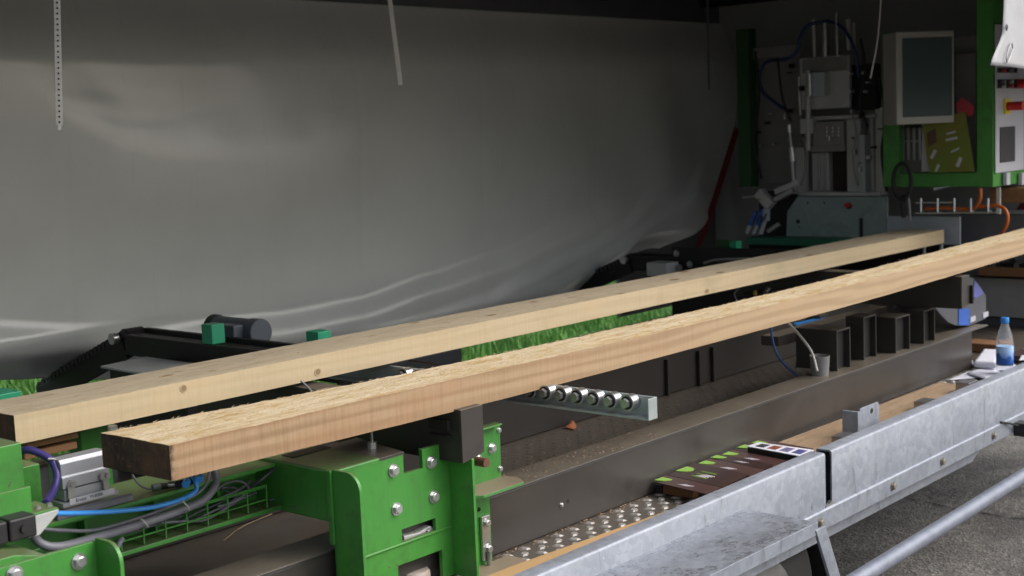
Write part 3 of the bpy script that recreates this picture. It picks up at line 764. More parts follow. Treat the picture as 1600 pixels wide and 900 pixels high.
# lever in the slot, roller in the window
lv = W(650, 834, y=YP+.03); bm = BM(); prism(bm, [(lv.x-.055, lv.z-.008), (lv.x+.03, lv.z-.008), (lv.x+.045, lv.z+.002), (lv.x+.03, lv.z+.014), (lv.x-.01, lv.z+.008), (lv.x-.055, lv.z+.012)], 'y', YP+.012, YP+.035)
lvo = obj('clamp_lever', bm, GREYMC, gf, bev=.002); bolt(lvo, (lv.x+.02, YP+.012, lv.z+.003), r=.006, mat=STEEL)
obj('slot_backing', B(s0-.01, s1+.01, YP+.036, YP+.042, sz0-.03, sz1+.01), BLACKM, gf)
rc = W(657, 890, y=YP+.02)
ro = obj('guide_roller', lathe(BM(), (rc.x, YP+.045, wz0-.03), [(.034, 0), (.040, .006), (.040, rc.z-wz0+.018), (.036, rc.z-wz0+.026), (.012, rc.z-wz0+.027)], 32), M('worn_white_nylon', (.62, .56, .52), (.40, .30, .24), 5, .5, stretch=(1, 1, 9)), gf, True)
obj('roller_core', cyl(BM(), (rc.x, YP+.045, rc.z-.012), (rc.x, YP+.045, rc.z+.004), .014), RUST, ro, True)
# transverse channel to the left of the plate
yc = W(432, 720, x=1.845).y; zc0 = W(517, 817, x=1.845).z; zc1 = W(517, 735, x=1.845).z
obj('cross_beam', B(1.845, 1.985, YP+.001, 2.62, zc0, zc1-.002), GREEN, gf, bev=.004)
obj('beam_lip', B(1.838, 1.8445, YP-.001, YP+.012, zc0-.045, zc1), GREEN, gf, bev=.001)
obj('lower_cross_flange', B(1.70, 1.845, 2.03, YP, .742, .752), GREEN, gf, bev=.001)
pdz = zc1
obj('slot_recess', B(1.88, 1.99, 2.30, 2.34, zc1-.0015, zc1-.0005), BLACKM, gf)
# pedestal pad behind the plate carrying the arm
ppd = obj('pedestal_pad', prism(BM(), [(1.90, 2.335), (1.93, YP+.003), (2.06, YP+.003), (2.10, 2.335)], 'z', zt_-.012, zt_+.006), BROWNM, gf, bev=.001)
pp = W(582, 700, z=zt_+.006)
obj('adjust_screw', cyl(BM(), (pp.x, pp.y, zt_), (pp.x, pp.y, zt_+.045), .004, 12, .003), STEEL, ppd, True)
obj('screw_nut', cyl(BM(), (pp.x, pp.y, zt_+.006), (pp.x, pp.y, zt_+.020), .011, 6), ZINC, ppd)
# cable tray: C channel with wire grid in front
yt = W(430, 715, x=1.845).y
TX0, TX1 = 1.27, 1.845
tz1 = W(400, 732, y=yt).z; tz0 = W(400, 800, y=yt).z
obj('tray_top', B(TX0, TX1, yt, yt+.16, tz1-.008, tz1), GREEN, gf, bev=.001)
obj('tray_web', B(TX0, TX1, yt+.075, yt+.083, tz0, tz1-.008), GREEN, gf)
obj('tray_bottom', B(TX0-.25, TX1, yt-.012, yt+.075, tz0-.006, tz0+.003), GREEN, gf, bev=.001)
for x in (1.40, 1.56, 1.72): obj('tray_stiffener', B(x, x+.006, yt+.045, yt+.075, tz0+.003, tz1-.008), GREEN, gf)
mesh_m = GREEN
for k in range(3):
    zz = tz0+.022+k*.028
    obj('grid_wire', cyl(BM(), (TX0-.1, yt-.004+(k == 2)*.03, zz), (TX1-.035, yt-.004+(k == 2)*.03, zz), .0019, 8), mesh_m, gf, True)
for k in range(12):
    x = TX1-.035-k*.052
    bm = BM(); tube(bm, [(x, yt+.06, tz0+.006), (x, yt-.0065, tz0+.006), (x, yt-.0065, tz0+.054)], .0019, 8, 0); obj('grid_wire', bm, mesh_m, gf, True)
obj('grid_wire', cyl(BM(), (TX0-.1, yt-.0065, tz0+.054), (TX1-.035, yt-.0065, tz0+.054), .0019, 8), mesh_m, gf, True)
# left end plate (lower left of the picture), rounded rib at its right
lp_ = W(150, 845, y=YP); LX = lp_.x; LZ = lp_.z
lpl = obj('end_plate', B(.62, LX, YP, YP+.010, ZD+.01, LZ), GREEN, gf, bev=.001)
rb = rib(LX+.006, 2.060, YP, ZD+.01, LZ+.006, .036)
bolt(lpl, W(123, 877, y=YP), r=.0118); bolt(lpl, W(22, 897, y=YP), r=.0118)
q = W(45, 850, y=YP+.05)
obj('top_pad', prism(BM(), [(.62, 0), (q.x-.03, 0), (q.x+.01, -.018), (q.x+.01, -.05), (.62, -.05)] if False else [(.62, LZ+.012), (q.x-.05, LZ+.012), (q.x+.012, LZ-.004), (q.x+.012, LZ-.03), (.62, LZ-.03)], 'y', YP+.011, YP+.12), GREEN, gf, bev=.002)
# upright housing at far left with angle foot
hz = W(40, 697, y=2.42).z
uh = obj('upright_housing', B(.85, W(38, 750, y=2.36).x, 2.36, 2.60, tz0, W(20, 694, y=2.36).z), GREEN, gf, bev=.002)
obj('rear_housing', B(.9, W(82, 770, y=2.46).x, 2.50, 2.72, tz0, W(70, 722, y=2.50).z), GREEN, gf, bev=.002)
fa, fb = W(50, 800, y=2.26), W(8, 745, y=2.26)
an = BM(); xa = W(51, 800, y=2.24).x
box(an, .95, xa, 2.24, 2.246, W(50, 802, y=2.24).z, W(50, 766, y=2.24).z+.008)
obj('angle_bracket', an, GREEN, gf, bev=.001)
ft_ = BM(); fz = W(70, 803, y=2.24).z; xb = W(91, 795, y=2.24).x
box(ft_, xa-.02, xb, 2.24, 2.32, fz, fz+.006); fto = obj('bracket_foot', ft_, GREEN, gf, bev=.001)
for u, v in ((59, 794), (77, 790)): bolt(fto, W(u, v, z=fz+.006), d=(0, 0, 1), r=.0055, wash=1.2)
# triangular aluminium lug with hole
yl = 2.235
T_ = [W(u, v, y=yl) for u, v in ((40, 812), (56, 805), (90, 795), (88, 802), (60, 835), (42, 840))]
lug = obj('cable_lug', prism(BM(), [(p.x, p.z) for p in T_], 'y', yl-.005, yl), M('satin_alu', (.62, .63, .62), None, 10, .4, .3), gf, bev=.0006)
h_ = W(49, 823, y=yl-.005); obj('lug_hole', cyl(BM(), (h_.x, yl-.0052, h_.z), (h_.x, yl-.0062, h_.z), .0072, 20), RUBBER, lug)
gv = obj('green_strut', B(W(127, 690, y=2.75).x, W(172, 690, y=2.75).x, 2.75, 2.80, .95, 1.16), GREEN, gf)
# energy chain at far left
ec = root('energy_chain', 'black plastic energy chain links at the lower left edge', 'cable chain', (1.05, 2.25, .95))
for k in range(4):
    x1 = W(41, 830, y=2.24).x-k*.055
    o = obj('chain_link', B(x1-.052, x1, 2.20, 2.30, W(20, 848, y=2.2).z, W(20, 812, y=2.2).z), PLASTIC, ec, bev=.004)
    obj('link_pin', cyl(BM(), (x1-.026, 2.199, W(20, 830, y=2.2).z), (x1-.026, 2.195, W(20, 830, y=2.2).z), .007), PLASTIC, o)

# ---- connector box on the tray top
cn = root('connector_box', 'grey aluminium multipin connector with two latch levers and a white label', 'connector', (1.43, yt+.05, tz1))
yk = yt+.035
cx0, cx1 = W(97, 760, y=yk).x, W(172, 745, y=yk).x
cz0 = tz1+.024; cz1 = W(130, 712, y=yk).z
zmid = cz0+(cz1-cz0)*.30
obj('base_housing', B(cx0+.004, cx1-.004, yk, yk+.045, cz0, zmid-.002), ALU, cn, bev=.002)
obj('hood', prism(BM(), [(yk-.001, zmid), (yk-.001, zmid+.022), (yk+.002, zmid+.026), (yk+.002, cz1-.008), (yk+.008, cz1), (yk+.040, cz1), (yk+.046, cz1-.008), (yk+.046, zmid)], 'x', cx0+.001, cx1-.001), ALU, cn, bev=.001)
obj('seal', B(cx0+.006, cx1-.006, yk+.002, yk+.043, zmid-.002, zmid), RUBBER, cn)
for s, xx in ((0, cx0+.007), (1, cx1-.020)):
    bm = BM(); pts = [(0, 0), (.013, 0), (.014, .018), (.020, .024), (.018, .034), (.008, .036), (.001, .026)]
    if s: pts = [(.013-a, b) for a, b in pts][::-1]
    prism(bm, [(xx+a, cz0+.006+b) for a, b in pts], 'y', yk-.008, yk-.003)
    lt = obj('latch_lever', bm, M('latch_steel', (.42, .41, .38), None, 20, .4, .5) if not s else bpy.data.materials['latch_steel'], cn, bev=.0008)
    cyl_c = (xx+.009, yk-.012, cz0+.034); obj('latch_pin', cyl(BM(), cyl_c, (cyl_c[0], yk-.002, cyl_c[2]), .005, 14), STEEL, lt, True)
obj('label_strip', B(cx0+.008, cx1+.002, yk-.010, yk-.0088, cz0-.006, cz0+.006), M('label_white', (.70, .70, .74), None, 20, .5), cn)
obj('mount_flange', B(cx0-.006, cx1+.012, yk-.0085, yk+.055, cz0-.010, cz0-.001), ALU, cn, bev=.001)
Mx = Matrix.Translation(((cx0+cx1)/2-.002, yk-.0102, cz0)) @ Matrix.Rotation(R(90), 4, 'X')
text_mesh('Ersatz   M.8000', .0095, Mx, RUBBER, 'lettering', cn)
obj('mounting_rail', prism(BM(), [(yt+.006, tz1), (yt+.006, tz1+.010), (yt+.010, tz1+.014), (yt+.018, tz1+.014), (yt+.022, tz1+.010), (yt+.022, tz1)], 'x', W(91, 790, y=yt).x, W(206, 770, y=yt+.01).x), GREYPL, cn, bev=.001)
# brown blocks under the far timber
for (u0, v0, u1, v1, lb) in ((42, 683, 124, 693, 'upper brown wood block under the left end of the far timber'), (38, 690, 122, 710, 'lower brown wood block under the left end of the far timber')):
    a, b = W(u0, v1, y=2.66), W(u1, v1, y=2.66)
    zz1 = W((u0+u1)/2, v0, y=2.66).z; zz0 = W((u0+u1)/2, v1, y=2.66).z
    if v0 == 690: zz1 -= .012
    tag(obj('wood_block', B(a.x, b.x, 2.66, 2.80, zz0, zz1), WOODBR, bev=.002), lb, 'wood block')
# ---- cables and hoses
def cable(pts, r, mat, label, cat='cable', name='cable', **k):
    o = obj(name, tube(BM(), pts, r, 12, 8), mat, None, True); tag(o, label, cat); return o
Y = yt-.02
cable([W(30, 706, y=2.44), W(45, 703, y=2.42), W(65, 710, y=2.40), W(82, 722, y=2.38), W(89, 745, y=2.36), W(83, 768, y=2.34), W(71, 786, y=2.30)], .0075, PURPLE, 'violet cable curving beside the grey connector box')
obj('cable_tie', tube(BM(), [W(75, 717, y=2.375), W(83, 717, y=2.372), W(87, 719, y=2.38)], .002, 6, 3), WHITEC, None, True); tag(bpy.data.objects['cable_tie'], 'white cable tie round the violet cable', 'cable tie')
cable([W(84, 802, y=2.235), W(120, 802, y=2.24), (W(180, 799, y=2.25)), W(235, 793, y=2.26), W(275, 783, y=2.27), W(300, 772, y=2.28), W(307, 763, y=2.285), W(305, 752, y=2.29), W(300, 744, y=2.31)], .0048, BLUET, 'bright blue pneumatic hose crossing above the cable tray', 'hose', 'hose')
fi = root('hose_fitting', 'blue push-in hose fitting under the cut end of the rough timber', 'fitting', W(300, 755, y=2.29))
for u, v in ((290, 757), (311, 750)): p = W(u, v, y=2.285); obj('release_ring', cyl(BM(), p, p+Vector((.012, .012, .002)), .008, 16), BLUET, fi, True)
p = W(278, 757, y=2.30); q = W(312, 748, y=2.32); obj('fitting_body', cyl(BM(), p, q, .008, 14), PLASTIC, fi, True)
p = W(268, 757, y=2.32); obj('thread', cyl(BM(), W(262, 757, y=2.32), W(280, 756, y=2.31), .006, 12), STEEL, fi, True)
cable([W(40, 815, y=2.30), W(62, 848, y=2.26), W(95, 854, y=2.25), W(150, 840, y=2.26), W(210, 822, y=2.28), W(270, 802, y=2.29), W(315, 783, y=2.30), W(334, 762, y=2.31), W(337, 745, y=2.33), W(330, 715, y=2.36)], .0085, GREYPL, 'thick grey corrugated hose lying on the wire grid', 'hose', 'hose')
cable([W(60, 826, y=2.28), W(100, 829, y=2.28), W(150, 828, y=2.29), W(215, 810, y=2.30), W(270, 790, y=2.31), W(305, 773, y=2.31), W(322, 757, y=2.32), W(328, 735, y=2.34)], .0036, GREYPL, 'thin grey cable running above the thick grey hose')
cable([W(470, 700, y=2.35), W(440, 722, y=2.33), W(410, 748, y=2.33), W(385, 765, y=2.36), W(360, 782, y=2.37)], .0045, GREYDK, 'dark grey cable dropping from the rough timber into the cable tray')
cable([W(345, 763, y=yt+.03), W(365, 762, y=yt+.03), W(373, 772, y=yt+.02), W(360, 786, y=yt+.01), W(330, 800, y=yt+.01), W(300, 814, y=yt+.01), W(285, 815, y=yt+.02), W(310, 800, y=yt+.03), W(345, 785, y=yt+.03), W(362, 772, y=yt+.03), W(352, 768, y=yt+.04)], .003, GREYDK, 'coiled dark grey cable lying in the tray')
cable([W(215, 830, y=yt+.02), W(245, 818, y=yt+.01), W(280, 815, y=yt+.01), W(320, 812, y=yt+.01), W(350, 796, y=yt+.02), W(375, 780, y=yt+.03), W(400, 770, y=yt+.04)], .003, GREYPL, 'thin grey cable lying along the bottom of the tray')
cable([W(443, 745, y=yt+.02), W(442, 765, y=yt+.015), W(432, 778, y=yt+.015), W(420, 782, y=yt+.02)], .003, GREYDK, 'short dark cable loop at the right end of the tray')
cable([W(207, 742, y=2.40), W(213, 752, y=2.38), W(222, 760, y=2.37), W(233, 764, y=2.36), W(243, 762, y=2.355)], .0022, GREYPL, 'thin grey sensor cable under the dark timber end')
sn = root('sensor_plug', 'small clear and black sensor plug under the dark timber end', 'plug', W(255, 762, y=2.35))
obj('plug_shell', cyl(BM(), W(238, 762, y=2.355), W(250, 760, y=2.352), .007, 12), M('clear_grey_plastic', (.16, .20, .19), None, 10, .3), sn, True)
obj('plug_body', cyl(BM(), W(250, 760, y=2.352), W(282, 757, y=2.34), .0065, 12), PLASTIC, sn, True)
cable([W(180, 885-20, y=2.27), W(186, 850, y=2.27), W(191, 842, y=2.275)], .0055, GREYPL, 'grey hose end hanging behind the left green plate')
for i, (u, v, u2, v2, lb) in enumerate(((222, 812, 231, 824, 'left cable tie on the thick grey hose'), (285, 783, 296, 797, 'right cable tie on the thick grey hose'))):
    a, b = W(u, v, y=2.268), W(u2, v2, y=2.272)
    tag(obj('cable_tie', tube(BM(), [a+Vector((0, .01, 0)), a, (a+b)/2+Vector((0, -.004, 0)), b, b+Vector((0, .008, 0))], .0016, 6, 4), M('tie_grey%d' % i, (.5, .5, .45), None, 9, .5), None, True), lb, 'cable tie')
cable([W(255, 808, y=yt+.02), W(300, 795, y=yt+.0), W(345, 778, y=yt+.01), W(372, 766, y=yt+.02), W(392, 752, y=yt+.04)], .0026, GREYPL, 'thin light grey cable climbing through the middle of the tray')
cable([W(150, 838, y=yt+.01), W(200, 832, y=yt+.0), W(255, 816, y=yt+.01), W(285, 806, y=yt+.03)], .0026, GREYDK, 'thin dark cable at the left bottom of the tray')
cable([W(330, 775, y=yt+.02), W(350, 757, y=yt+.03), W(375, 752, y=yt+.03), W(388, 764, y=yt+.02), W(370, 782, y=yt+.01), W(340, 792, y=yt+.0)], .0024, GREYPL, 'small light grey cable loop in the middle of the tray')
# a loose straw-like wood sliver on the deck
tag(obj('wood_sliver', tube(BM(), [W(349, 845, z=ZD+.004), W(380, 822, z=ZD+.02), (W(425, 803, z=ZD+.01))], .0012, 6, 6), M('sliver', (.35, .26, .15), None, 9, .8), None, True), 'thin pale wood sliver lying on the dark deck', 'wood sliver')

# ================================================================== BEAMS ON THE DECK
zb1 = .875
bn = root('steel_beam', 'long dark brown steel beam standing on the deck behind the side board', 'steel beam', (3.2, 2.22, ZD))
obj('web', B(.5, 5.27, 2.166, 2.262, ZD+.001, zb1-.006), BROWNM, bn, bev=.004)
obj('top_flange', B(.5, 5.42, 2.160, 2.272, zb1-.006, zb1), BROWNM, bn, bev=.002)
bh = W(877, 789, y=2.166); bolt(bn, bh, r=.0055, mat=ZINC, wash=1.15)
obj('sling_hole', cyl(BM(), (bh.x+.028, 2.1662, bh.z+.004), (bh.x+.028, 2.165, bh.z+.004), .005, 12), RUBBER, bn)
b2_ = root('steel_beam', 'dark steel beam standing on the deck further back under the timbers', 'steel beam', (4.2, 2.95, ZD))
obj('web', B(1.6, 6.2, 2.92, 3.0, ZD+.001, .885), BROWNDK, b2_, bev=.004)
for u in (1040, 1090, 1112):
    p = W(u, 580, y=2.915); obj('stiffener', B(p.x, p.x+.008, 2.905, 2.919, ZD+.001, .86), BROWNDK, b2_, bev=.001)

# support arms for the timbers
def arm(x0, x1, label, blocks=True):
    a = root('support_arm', label, 'support arm', ((x0+x1)/2, 2.6, .98), 'transverse support arms under the timbers')
    zb = 1.008; zt2 = ZT-.066-.004
    bm = BM(); th = .005
    box(bm, x0, x0+th, 2.068, 3.05, zb, zt2); box(bm, x1-th, x1, 2.07, 3.05, zb+.03, zt2); box(bm, x0+th, x1-th, 2.068, 3.05, zt2-th, zt2); 
    obj('arm_channel', bm, BROWNDK, a, bev=.001)
    quad = BM(); prism(quad, [(x0+.0002, zb), (x1, zb+.012), (x1, zt2), (x0+.0002, zt2)], 'y', 2.062, 2.0675)
    obj('end_cap', quad, BROWNM, a, bev=.0008)
    return a
ax0 = W(728, 690, y=2.05).x; ax1 = W(762, 680, y=2.05).x
A1 = arm(ax0, ax1, 'dark brown support arm resting on the green frame under the front timber')
bx0 = W(1508, 460, y=2.05).x
A2 = arm(bx0-.002, bx0+.07, 'dark brown support arm at the far right under the front timber')
obj('end_tab', B(bx0+.071, bx0+.083, 2.05, 2.12, 1.02, 1.09), BLACKM, A2)
# fixing bolts below the arm end
q = W(768, 700, y=YP-.001); bolt(A1, q, r=.010)
bolt(A1, W(745, 716, y=YP-.001), r=.010)
cp = W(753, 722, y=2.10); obj('rubber_stop', cyl(BM(), (cp.x, 2.085, cp.z), (cp.x, 2.125, cp.z), .011, 20), RUST, A1, True)
for k in range(2):
    q = W(690+0*k, 662+k*10, x=ax0); obj('bracket_block', B(ax0-.012, ax0-.001, q.y-.03, q.y+.03, q.z-.012, q.z+.012-.02*k), BLACKM, A1)
# more of the substructure between arms and beam (right)
for (u0, v0, u1, v1, lb, xx, dep) in (
        (1244, 517, 1308, 568, 'low box section standing on the steel beam beside the white cup', 4.20, .10),
        (1322, 496, 1350, 560, 'tall dark box section on the beam, second from the left', 4.44, .10),
        (1362, 497, 1400, 550, 'box section with open end on the beam, third from the left', 4.62, .12),
        (1420, 486, 1446, 536, 'dark box section on the beam nearest the blue and grey case', 4.86, .10)):
    a = W(u0, v1, x=xx); b = W(u1, v1, x=xx); zt3 = W(u1, v0, x=xx).z
    y0, y1 = min(a.y, b.y), max(a.y, b.y); y0 = max(y0, 2.185)
    r = root('box_section', lb, 'box section', (xx+dep/2, (y0+y1)/2, zb1), 'steel box sections standing on the beam')
    bm = BM(); th = .006; x1 = xx+dep; z0 = zb1+.001
    box(bm, xx, xx+th, y0, y1, z0, zt3); box(bm, x1-th, x1, y0, y1, z0, zt3); box(bm, xx+th, x1-th, y0, y1, zt3-th, zt3)
    obj('section_wall', bm, BROWNDK, r, bev=.001)
    obj('section_core', B(xx+th+.001, x1-th-.001, y0+.02, y1-.01, z0, zt3-th-.001), BLACKM, r)
cb = root('tie_beam', 'dark horizontal tie beam above the box sections at the right', 'steel beam', (4.6, 2.4, .98))
obj('beam_body', B(4.15, 5.0, 2.40, 2.47, .955, .99), BROWNM, cb, bev=.002)
for u, v in ((1398, 478), (1422, 487), (1447, 480)): bolt(cb, W(u, v, y=2.40), r=.008, mat=ZINC)
obj('drop_post', B(4.60, 4.66, 2.48, 2.54, zb1+.001, 1.0), BROWNM, cb)
cup = root('cup', 'small white plastic cup, darkened in colour for shade, behind the steel beam', 'cup', W(1281, 577, y=2.34))
cc = W(1281, 578, x=4.12); cc.z = cc.z
obj('cup_wall', lathe(BM(), (cc.x, cc.y, cc.z-.035), [(.028, 0), (.034, .085), (.032, .085), (.027, .004), (.001, .003)], 24), CUPM, cup, True)
obj('cup_stand', B(cc.x-.05, cc.x+.05, cc.y-.03, cc.y+.05, ZD, cc.z-.0355), BLACKM, cup)
cable([W(1232, 505, x=4.10), W(1250, 525, x=4.09), W(1268, 550, x=4.07), W(1277, 580, x=4.05)], .0045, WHITEC, 'white cable hanging down in front of the pale cup')
cable([W(1203, 500, x=4.12), W(1209, 540, x=4.10), W(1222, 565, x=4.10), W(1246, 588, x=4.10)], .0045, M('dark_blue_hose', (.02, .07, .22), None, 9, .4), 'dark blue hose looping down beside the white cable', 'hose', 'hose')
cable([W(1255, 510, y=2.45), W(1250, 545, y=2.42), W(1243, 575, y=2.40)], .0035, GREYDK, 'grey cable hanging between the blue hose and the white cable')
bm = BM(); prism(bm, [(W(1240, 506, z=.985).x, W(1240, 506, z=.985).y), (W(1290, 495, z=.985).x, W(1290, 495, z=.985).y), (W(1297, 501, z=.985).x, W(1297, 501, z=.985).y), (W(1250, 513, z=.985).x, W(1250, 513, z=.985).y)], 'z', .978, .988)
tag(obj('blue_cover', bm, BLUET), 'flat bright blue plastic strip lying under the front timber', 'cover strip')

# ---- roller track
zr = ZT-.066-.018
xr_ = W(985, 628, z=zr).x
ys = [W(u, v, x=xr_).y for u, v in ((985, 628), (960, 626), (932, 623), (906, 619), (882, 615), (857, 613))]
print('rollers', zr, xr_, ys)
rt_ = root('roller_track', 'zinc roller track with a row of small wheels sticking out under the front timber', 'roller track', (xr_, 2.3, zr-.05))
ye = W(1020, 640, x=xr_+.01).y; pitch = (ys[5]-ys[0])/5
obj('track_rail', B(xr_+.014, xr_+.022, ye, ye+1.1, zr-.034, zr+.014), M('pale_zinc', (.45, .50, .50), None, 14, .45, .4), rt_, bev=.001)
obj('track_flange', B(xr_-.012, xr_+.014, ye, ye+1.1, zr-.036, zr-.031), bpy.data.materials['pale_zinc'], rt_, bev=.0008)
obj('track_end', B(xr_-.012, xr_+.0225, ye-.004, ye-.0003, zr-.036, zr+.014), bpy.data.materials['pale_zinc'], rt_, bev=.001)
def add_wheel(y):
    wl = obj('roller_wheel', cyl(BM(), (xr_-.014, y, zr+.0), (xr_+.012, y, zr+.0), .0185, 32), ZINC, rt_, True, bev=.001)
    obj('seal_ring', cyl(BM(), (xr_-.0165, y, zr), (xr_-.0143, y, zr), .0155, 28), RUBBER, wl, True)
    hx = obj('axle_head', cyl(BM(), (xr_-.026, y, zr), (xr_-.0166, y, zr), .0115, 6), ZINC, wl)
for k in range(16): add_wheel(ys[0]+k*pitch)

# ================================================================== BACK CONVEYORS
CHAINM = M('oily_chain_steel', (.06, .058, .055), (.03, .03, .03), 30, .35, .5)
def conveyor(x0, label, yend, zc, motor, green_u, name='chain_conveyor'):
    r = root(name, label, 'conveyor', (x0, 3.6, .9), 'chain conveyors across the trailer behind the timbers')
    yb = yend
    obj('front_rail', B(x0-.05, x0-.03, 2.92, yb, zc-.07, zc), BLACKM, r, bev=.003)
    obj('rear_rail', B(x0+.03, x0+.05, 2.92, yb, zc-.07, zc+.012), BLACKM, r, bev=.003)
    obj('chain_bed', B(x0-.029, x0+.029, 2.92, yb, zc-.04, zc-.018), BLACKM, r)
    for k in range(36):
        y = 2.95+k*(yb-2.98)/36
        obj('chain_link', B(x0-.018, x0+.018, y, y+.026, zc-.0175, zc-.003), BLACKM, r)
    # swinging arm sloping down to the outside, with its chain
    p = Vector((x0, yb+.02, zc-.02)); q = Vector((x0, yb+.60, zc-.25))
    obj('arm_plate', bar(BM(), p+Vector((-.034, 0, -.03)), q+Vector((-.034, 0, -.025)), .012, .07), BLACKM, r, bev=.002)
    obj('arm_plate', bar(BM(), p+Vector((.028, 0, -.02)), q+Vector((.028, 0, -.02)), .008, .06), BLACKM, r, bev=.002)
    for k in range(22):
        c = p.lerp(q, k/22)+Vector((-.01, 0, .022)); obj('chain_link', bar(BM(), c, p.lerp(q, (k+.62)/22)+Vector((-.01, 0, .022)), .05, .026), CHAINM, r, bev=.003)
    for c, rr in ((p, .036), (q, .030), (p+Vector((0, .09, -.03)), .026)):
        obj('sprocket', cyl(BM(), c-Vector((.034, 0, 0)), c+Vector((.034, 0, 0)), rr, 18), BLACKM, r, True)
    sc = p+Vector((0, -.075, -.0)); obj('shaft_collar', cyl(BM(), sc+Vector((-.07, .10, .004)), sc+Vector((-.05, .10, .004)), .02, 18), ZINC, r, True)
    obj('shaft_end', cyl(BM(), q+Vector((-.05, .01, -.03)), q+Vector((.0, .01, -.03)), .018, 16), STEEL, r, True)
    return r
ZC = 1.112
C1 = conveyor(2.62, 'black chain conveyor with grey motor behind the left part of the timbers', 4.0, ZC, True, None)
for (u, v) in ((335, 518), (500, 530)):
    p = W(u, v, x=2.60)
    g_ = B(2.57, 2.62, p.y-.027, p.y+.027, ZC+.0125 if u > 400 else ZC+.001, p.z+.026)
    o = obj('green_block', g_, MINT, C1, bev=.002)
mt = W(378, 512, x=2.74)
mo = obj('motor', cyl(BM(), (2.74, mt.y+.13, mt.z-.010), (2.74, mt.y-.05, mt.z-.010), .042, 28), MOTORG, C1, True, bev=.006)
obj('motor_fan_cover', cyl(BM(), (2.74, mt.y-.051, mt.z-.010), (2.74, mt.y-.10, mt.z-.010), .045, 28), MOTORG, mo, True, bev=.004)
obj('terminal_box', B(2.66, 2.70, mt.y-.06, mt.y+.02, mt.z-.03, mt.z+.02), MOTORG, mo, bev=.004)
obj('motor_ring', cyl(BM(), (2.74, mt.y+.132, mt.z-.010), (2.74, mt.y+.15, mt.z-.010), .046, 28), BLACKM, mo, True)
# plate on a stand in front of conveyor 1
zp = 1.055
pp_ = [W(u, v, z=zp) for u, v in ((157, 572), (228, 557), (305, 568), (370, 580), (235, 585))]
gp_ = root('table_plate', 'flat grey green table plate in front of the left chain conveyor', 'table plate', ((pp_[0].x+pp_[2].x)/2, (pp_[0].y+pp_[2].y)/2, ZD))
obj('plate', prism(BM(), [(p.x, p.y) for p in pp_], 'z', zp-.006, zp), M('plate_greygreen', (.48, .50, .49), None, 8, .5), gp_)
obj('plate_stand', B(2.35, 2.60, 3.35, 3.75, ZD+.001, zp-.0065), BLACKM, gp_)
# small fittings seen between the timbers above the first roller track
pm = W(5, 640, y=2.9)
tag(obj('mint_block', B(pm.x-.15, W(28, 630, y=2.9).x, 2.88, 2.96, pm.z-.1, W(5, 613, y=2.9).z), MINT, bev=.002), 'flat mint green block edge behind the far timber at the left picture edge', 'block')
ja, jb = W(560, 575, y=3.85), W(722, 560, y=3.85)
tag(obj('junction_box', B(ja.x, jb.x, 3.85, 3.98, ZD+.001, W(700, 549, y=3.85).z), M('slate_box', (.05, .055, .065), None, 6, .5), bev=.004), 'dark slate box on the deck between the timbers left of the grass', 'box')
tf = root('sensor_bracket', 'small shiny sensor bracket seen between the two timbers', 'sensor', W(625, 582, y=2.9))
p = W(628, 581, y=2.75); obj('bracket_plate', B(p.x-.04, p.x+.03, 2.74, 2.77, p.z-.02, p.z+.004), GREYMC, tf, bev=.002)
p = W(648, 579, y=2.72); obj('chrome_knob', cyl(BM(), p+Vector((0, -.01, -.004)), p+Vector((.0, .02, 0)), .011, 20), M('chrome', (.85, .85, .9), None, 5, .12, 1), tf, True)
p = W(616, 586, y=2.70); obj('clear_dome', lathe(BM(), p, [(.014, -.012), (.013, 0), (.008, .006), (.001, .008)], 16), M('frosted_dome', (.35, .35, .38), None, 5, .2), tf, True)
p = W(176, 668, y=2.5); tag(obj('bolt_head', cyl(BM(), p+Vector((0, 0, -.01)), p+Vector((0, 0, .004)), .010, 6), ZINC, None), 'shiny bolt head between the ends of the two timbers', 'bolt')
for k, (u0, v0, u1, v1) in enumerate(((600, 570, 665, 577), (637, 563, 700, 571))):
    cable([W(u0, v0, y=2.85), W((u0+u1)/2, (v0+v1)/2+.5, y=2.80), W(u1, v1+4, y=2.75)], .0025, M('tan_wire%d' % k, (.22, .14, .09), None, 9, .6), 'thin tan wire between the two timbers, %s one' % ('nearer' if k == 0 else 'farther'), 'wire', 'wire')
p = W(478, 603, y=2.55); 
cable([W(470, 595, y=2.56), W(480, 604, y=2.55), W(487, 612, y=2.54)], .0025, GREYPL, 'short grey wire end seen between the timbers', 'wire', 'wire')

C2 = conveyor(5.55, 'black chain conveyor behind the right part of the timbers below the machine head', 4.0, 1.09, True, None)
p = W(1145, 383, x=5.50); obj('green_block', B(5.50, 5.55, p.y-.018, p.y+.018, p.z-.022, p.z+.018), MINT, C2, bev=.002)
yq = W(1050, 480, x=5.45).y
obj('conveyor_stand', B(5.45, 5.65, 3.1, yq, ZD+.001, 1.0), BLACKM, C2)
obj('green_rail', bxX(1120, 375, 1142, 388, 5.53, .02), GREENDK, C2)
obj('motor_mount', bxX(1010, 411, 1042, 432, 5.30, .10), LITEPL if False else GREYMC, C2, bev=.004)
for u, v in ((1057, 396), (1062, 418), (1078, 413)): bolt(C2, W(u, v, x=5.38), d=(-1, 0, 0), r=.012, mat=STEEL)
obj('side_panel', bxX(1050, 388, 1230, 420, 5.44, .02), BLACKM, C2)
obj('hydraulic_pipe', tube(BM(), [W(1100, 411, x=5.35), W(1120, 406, x=5.35), W(1170, 404, x=5.35)], .006, 10, 4), GREYPN, C2, True)
for (u0, u1, v, c, lb) in ((1150, 1165, 460, ZINC, 'curved wire loop'), (1190, 1220, 452, GREYMC, 'hose nipple')): pass
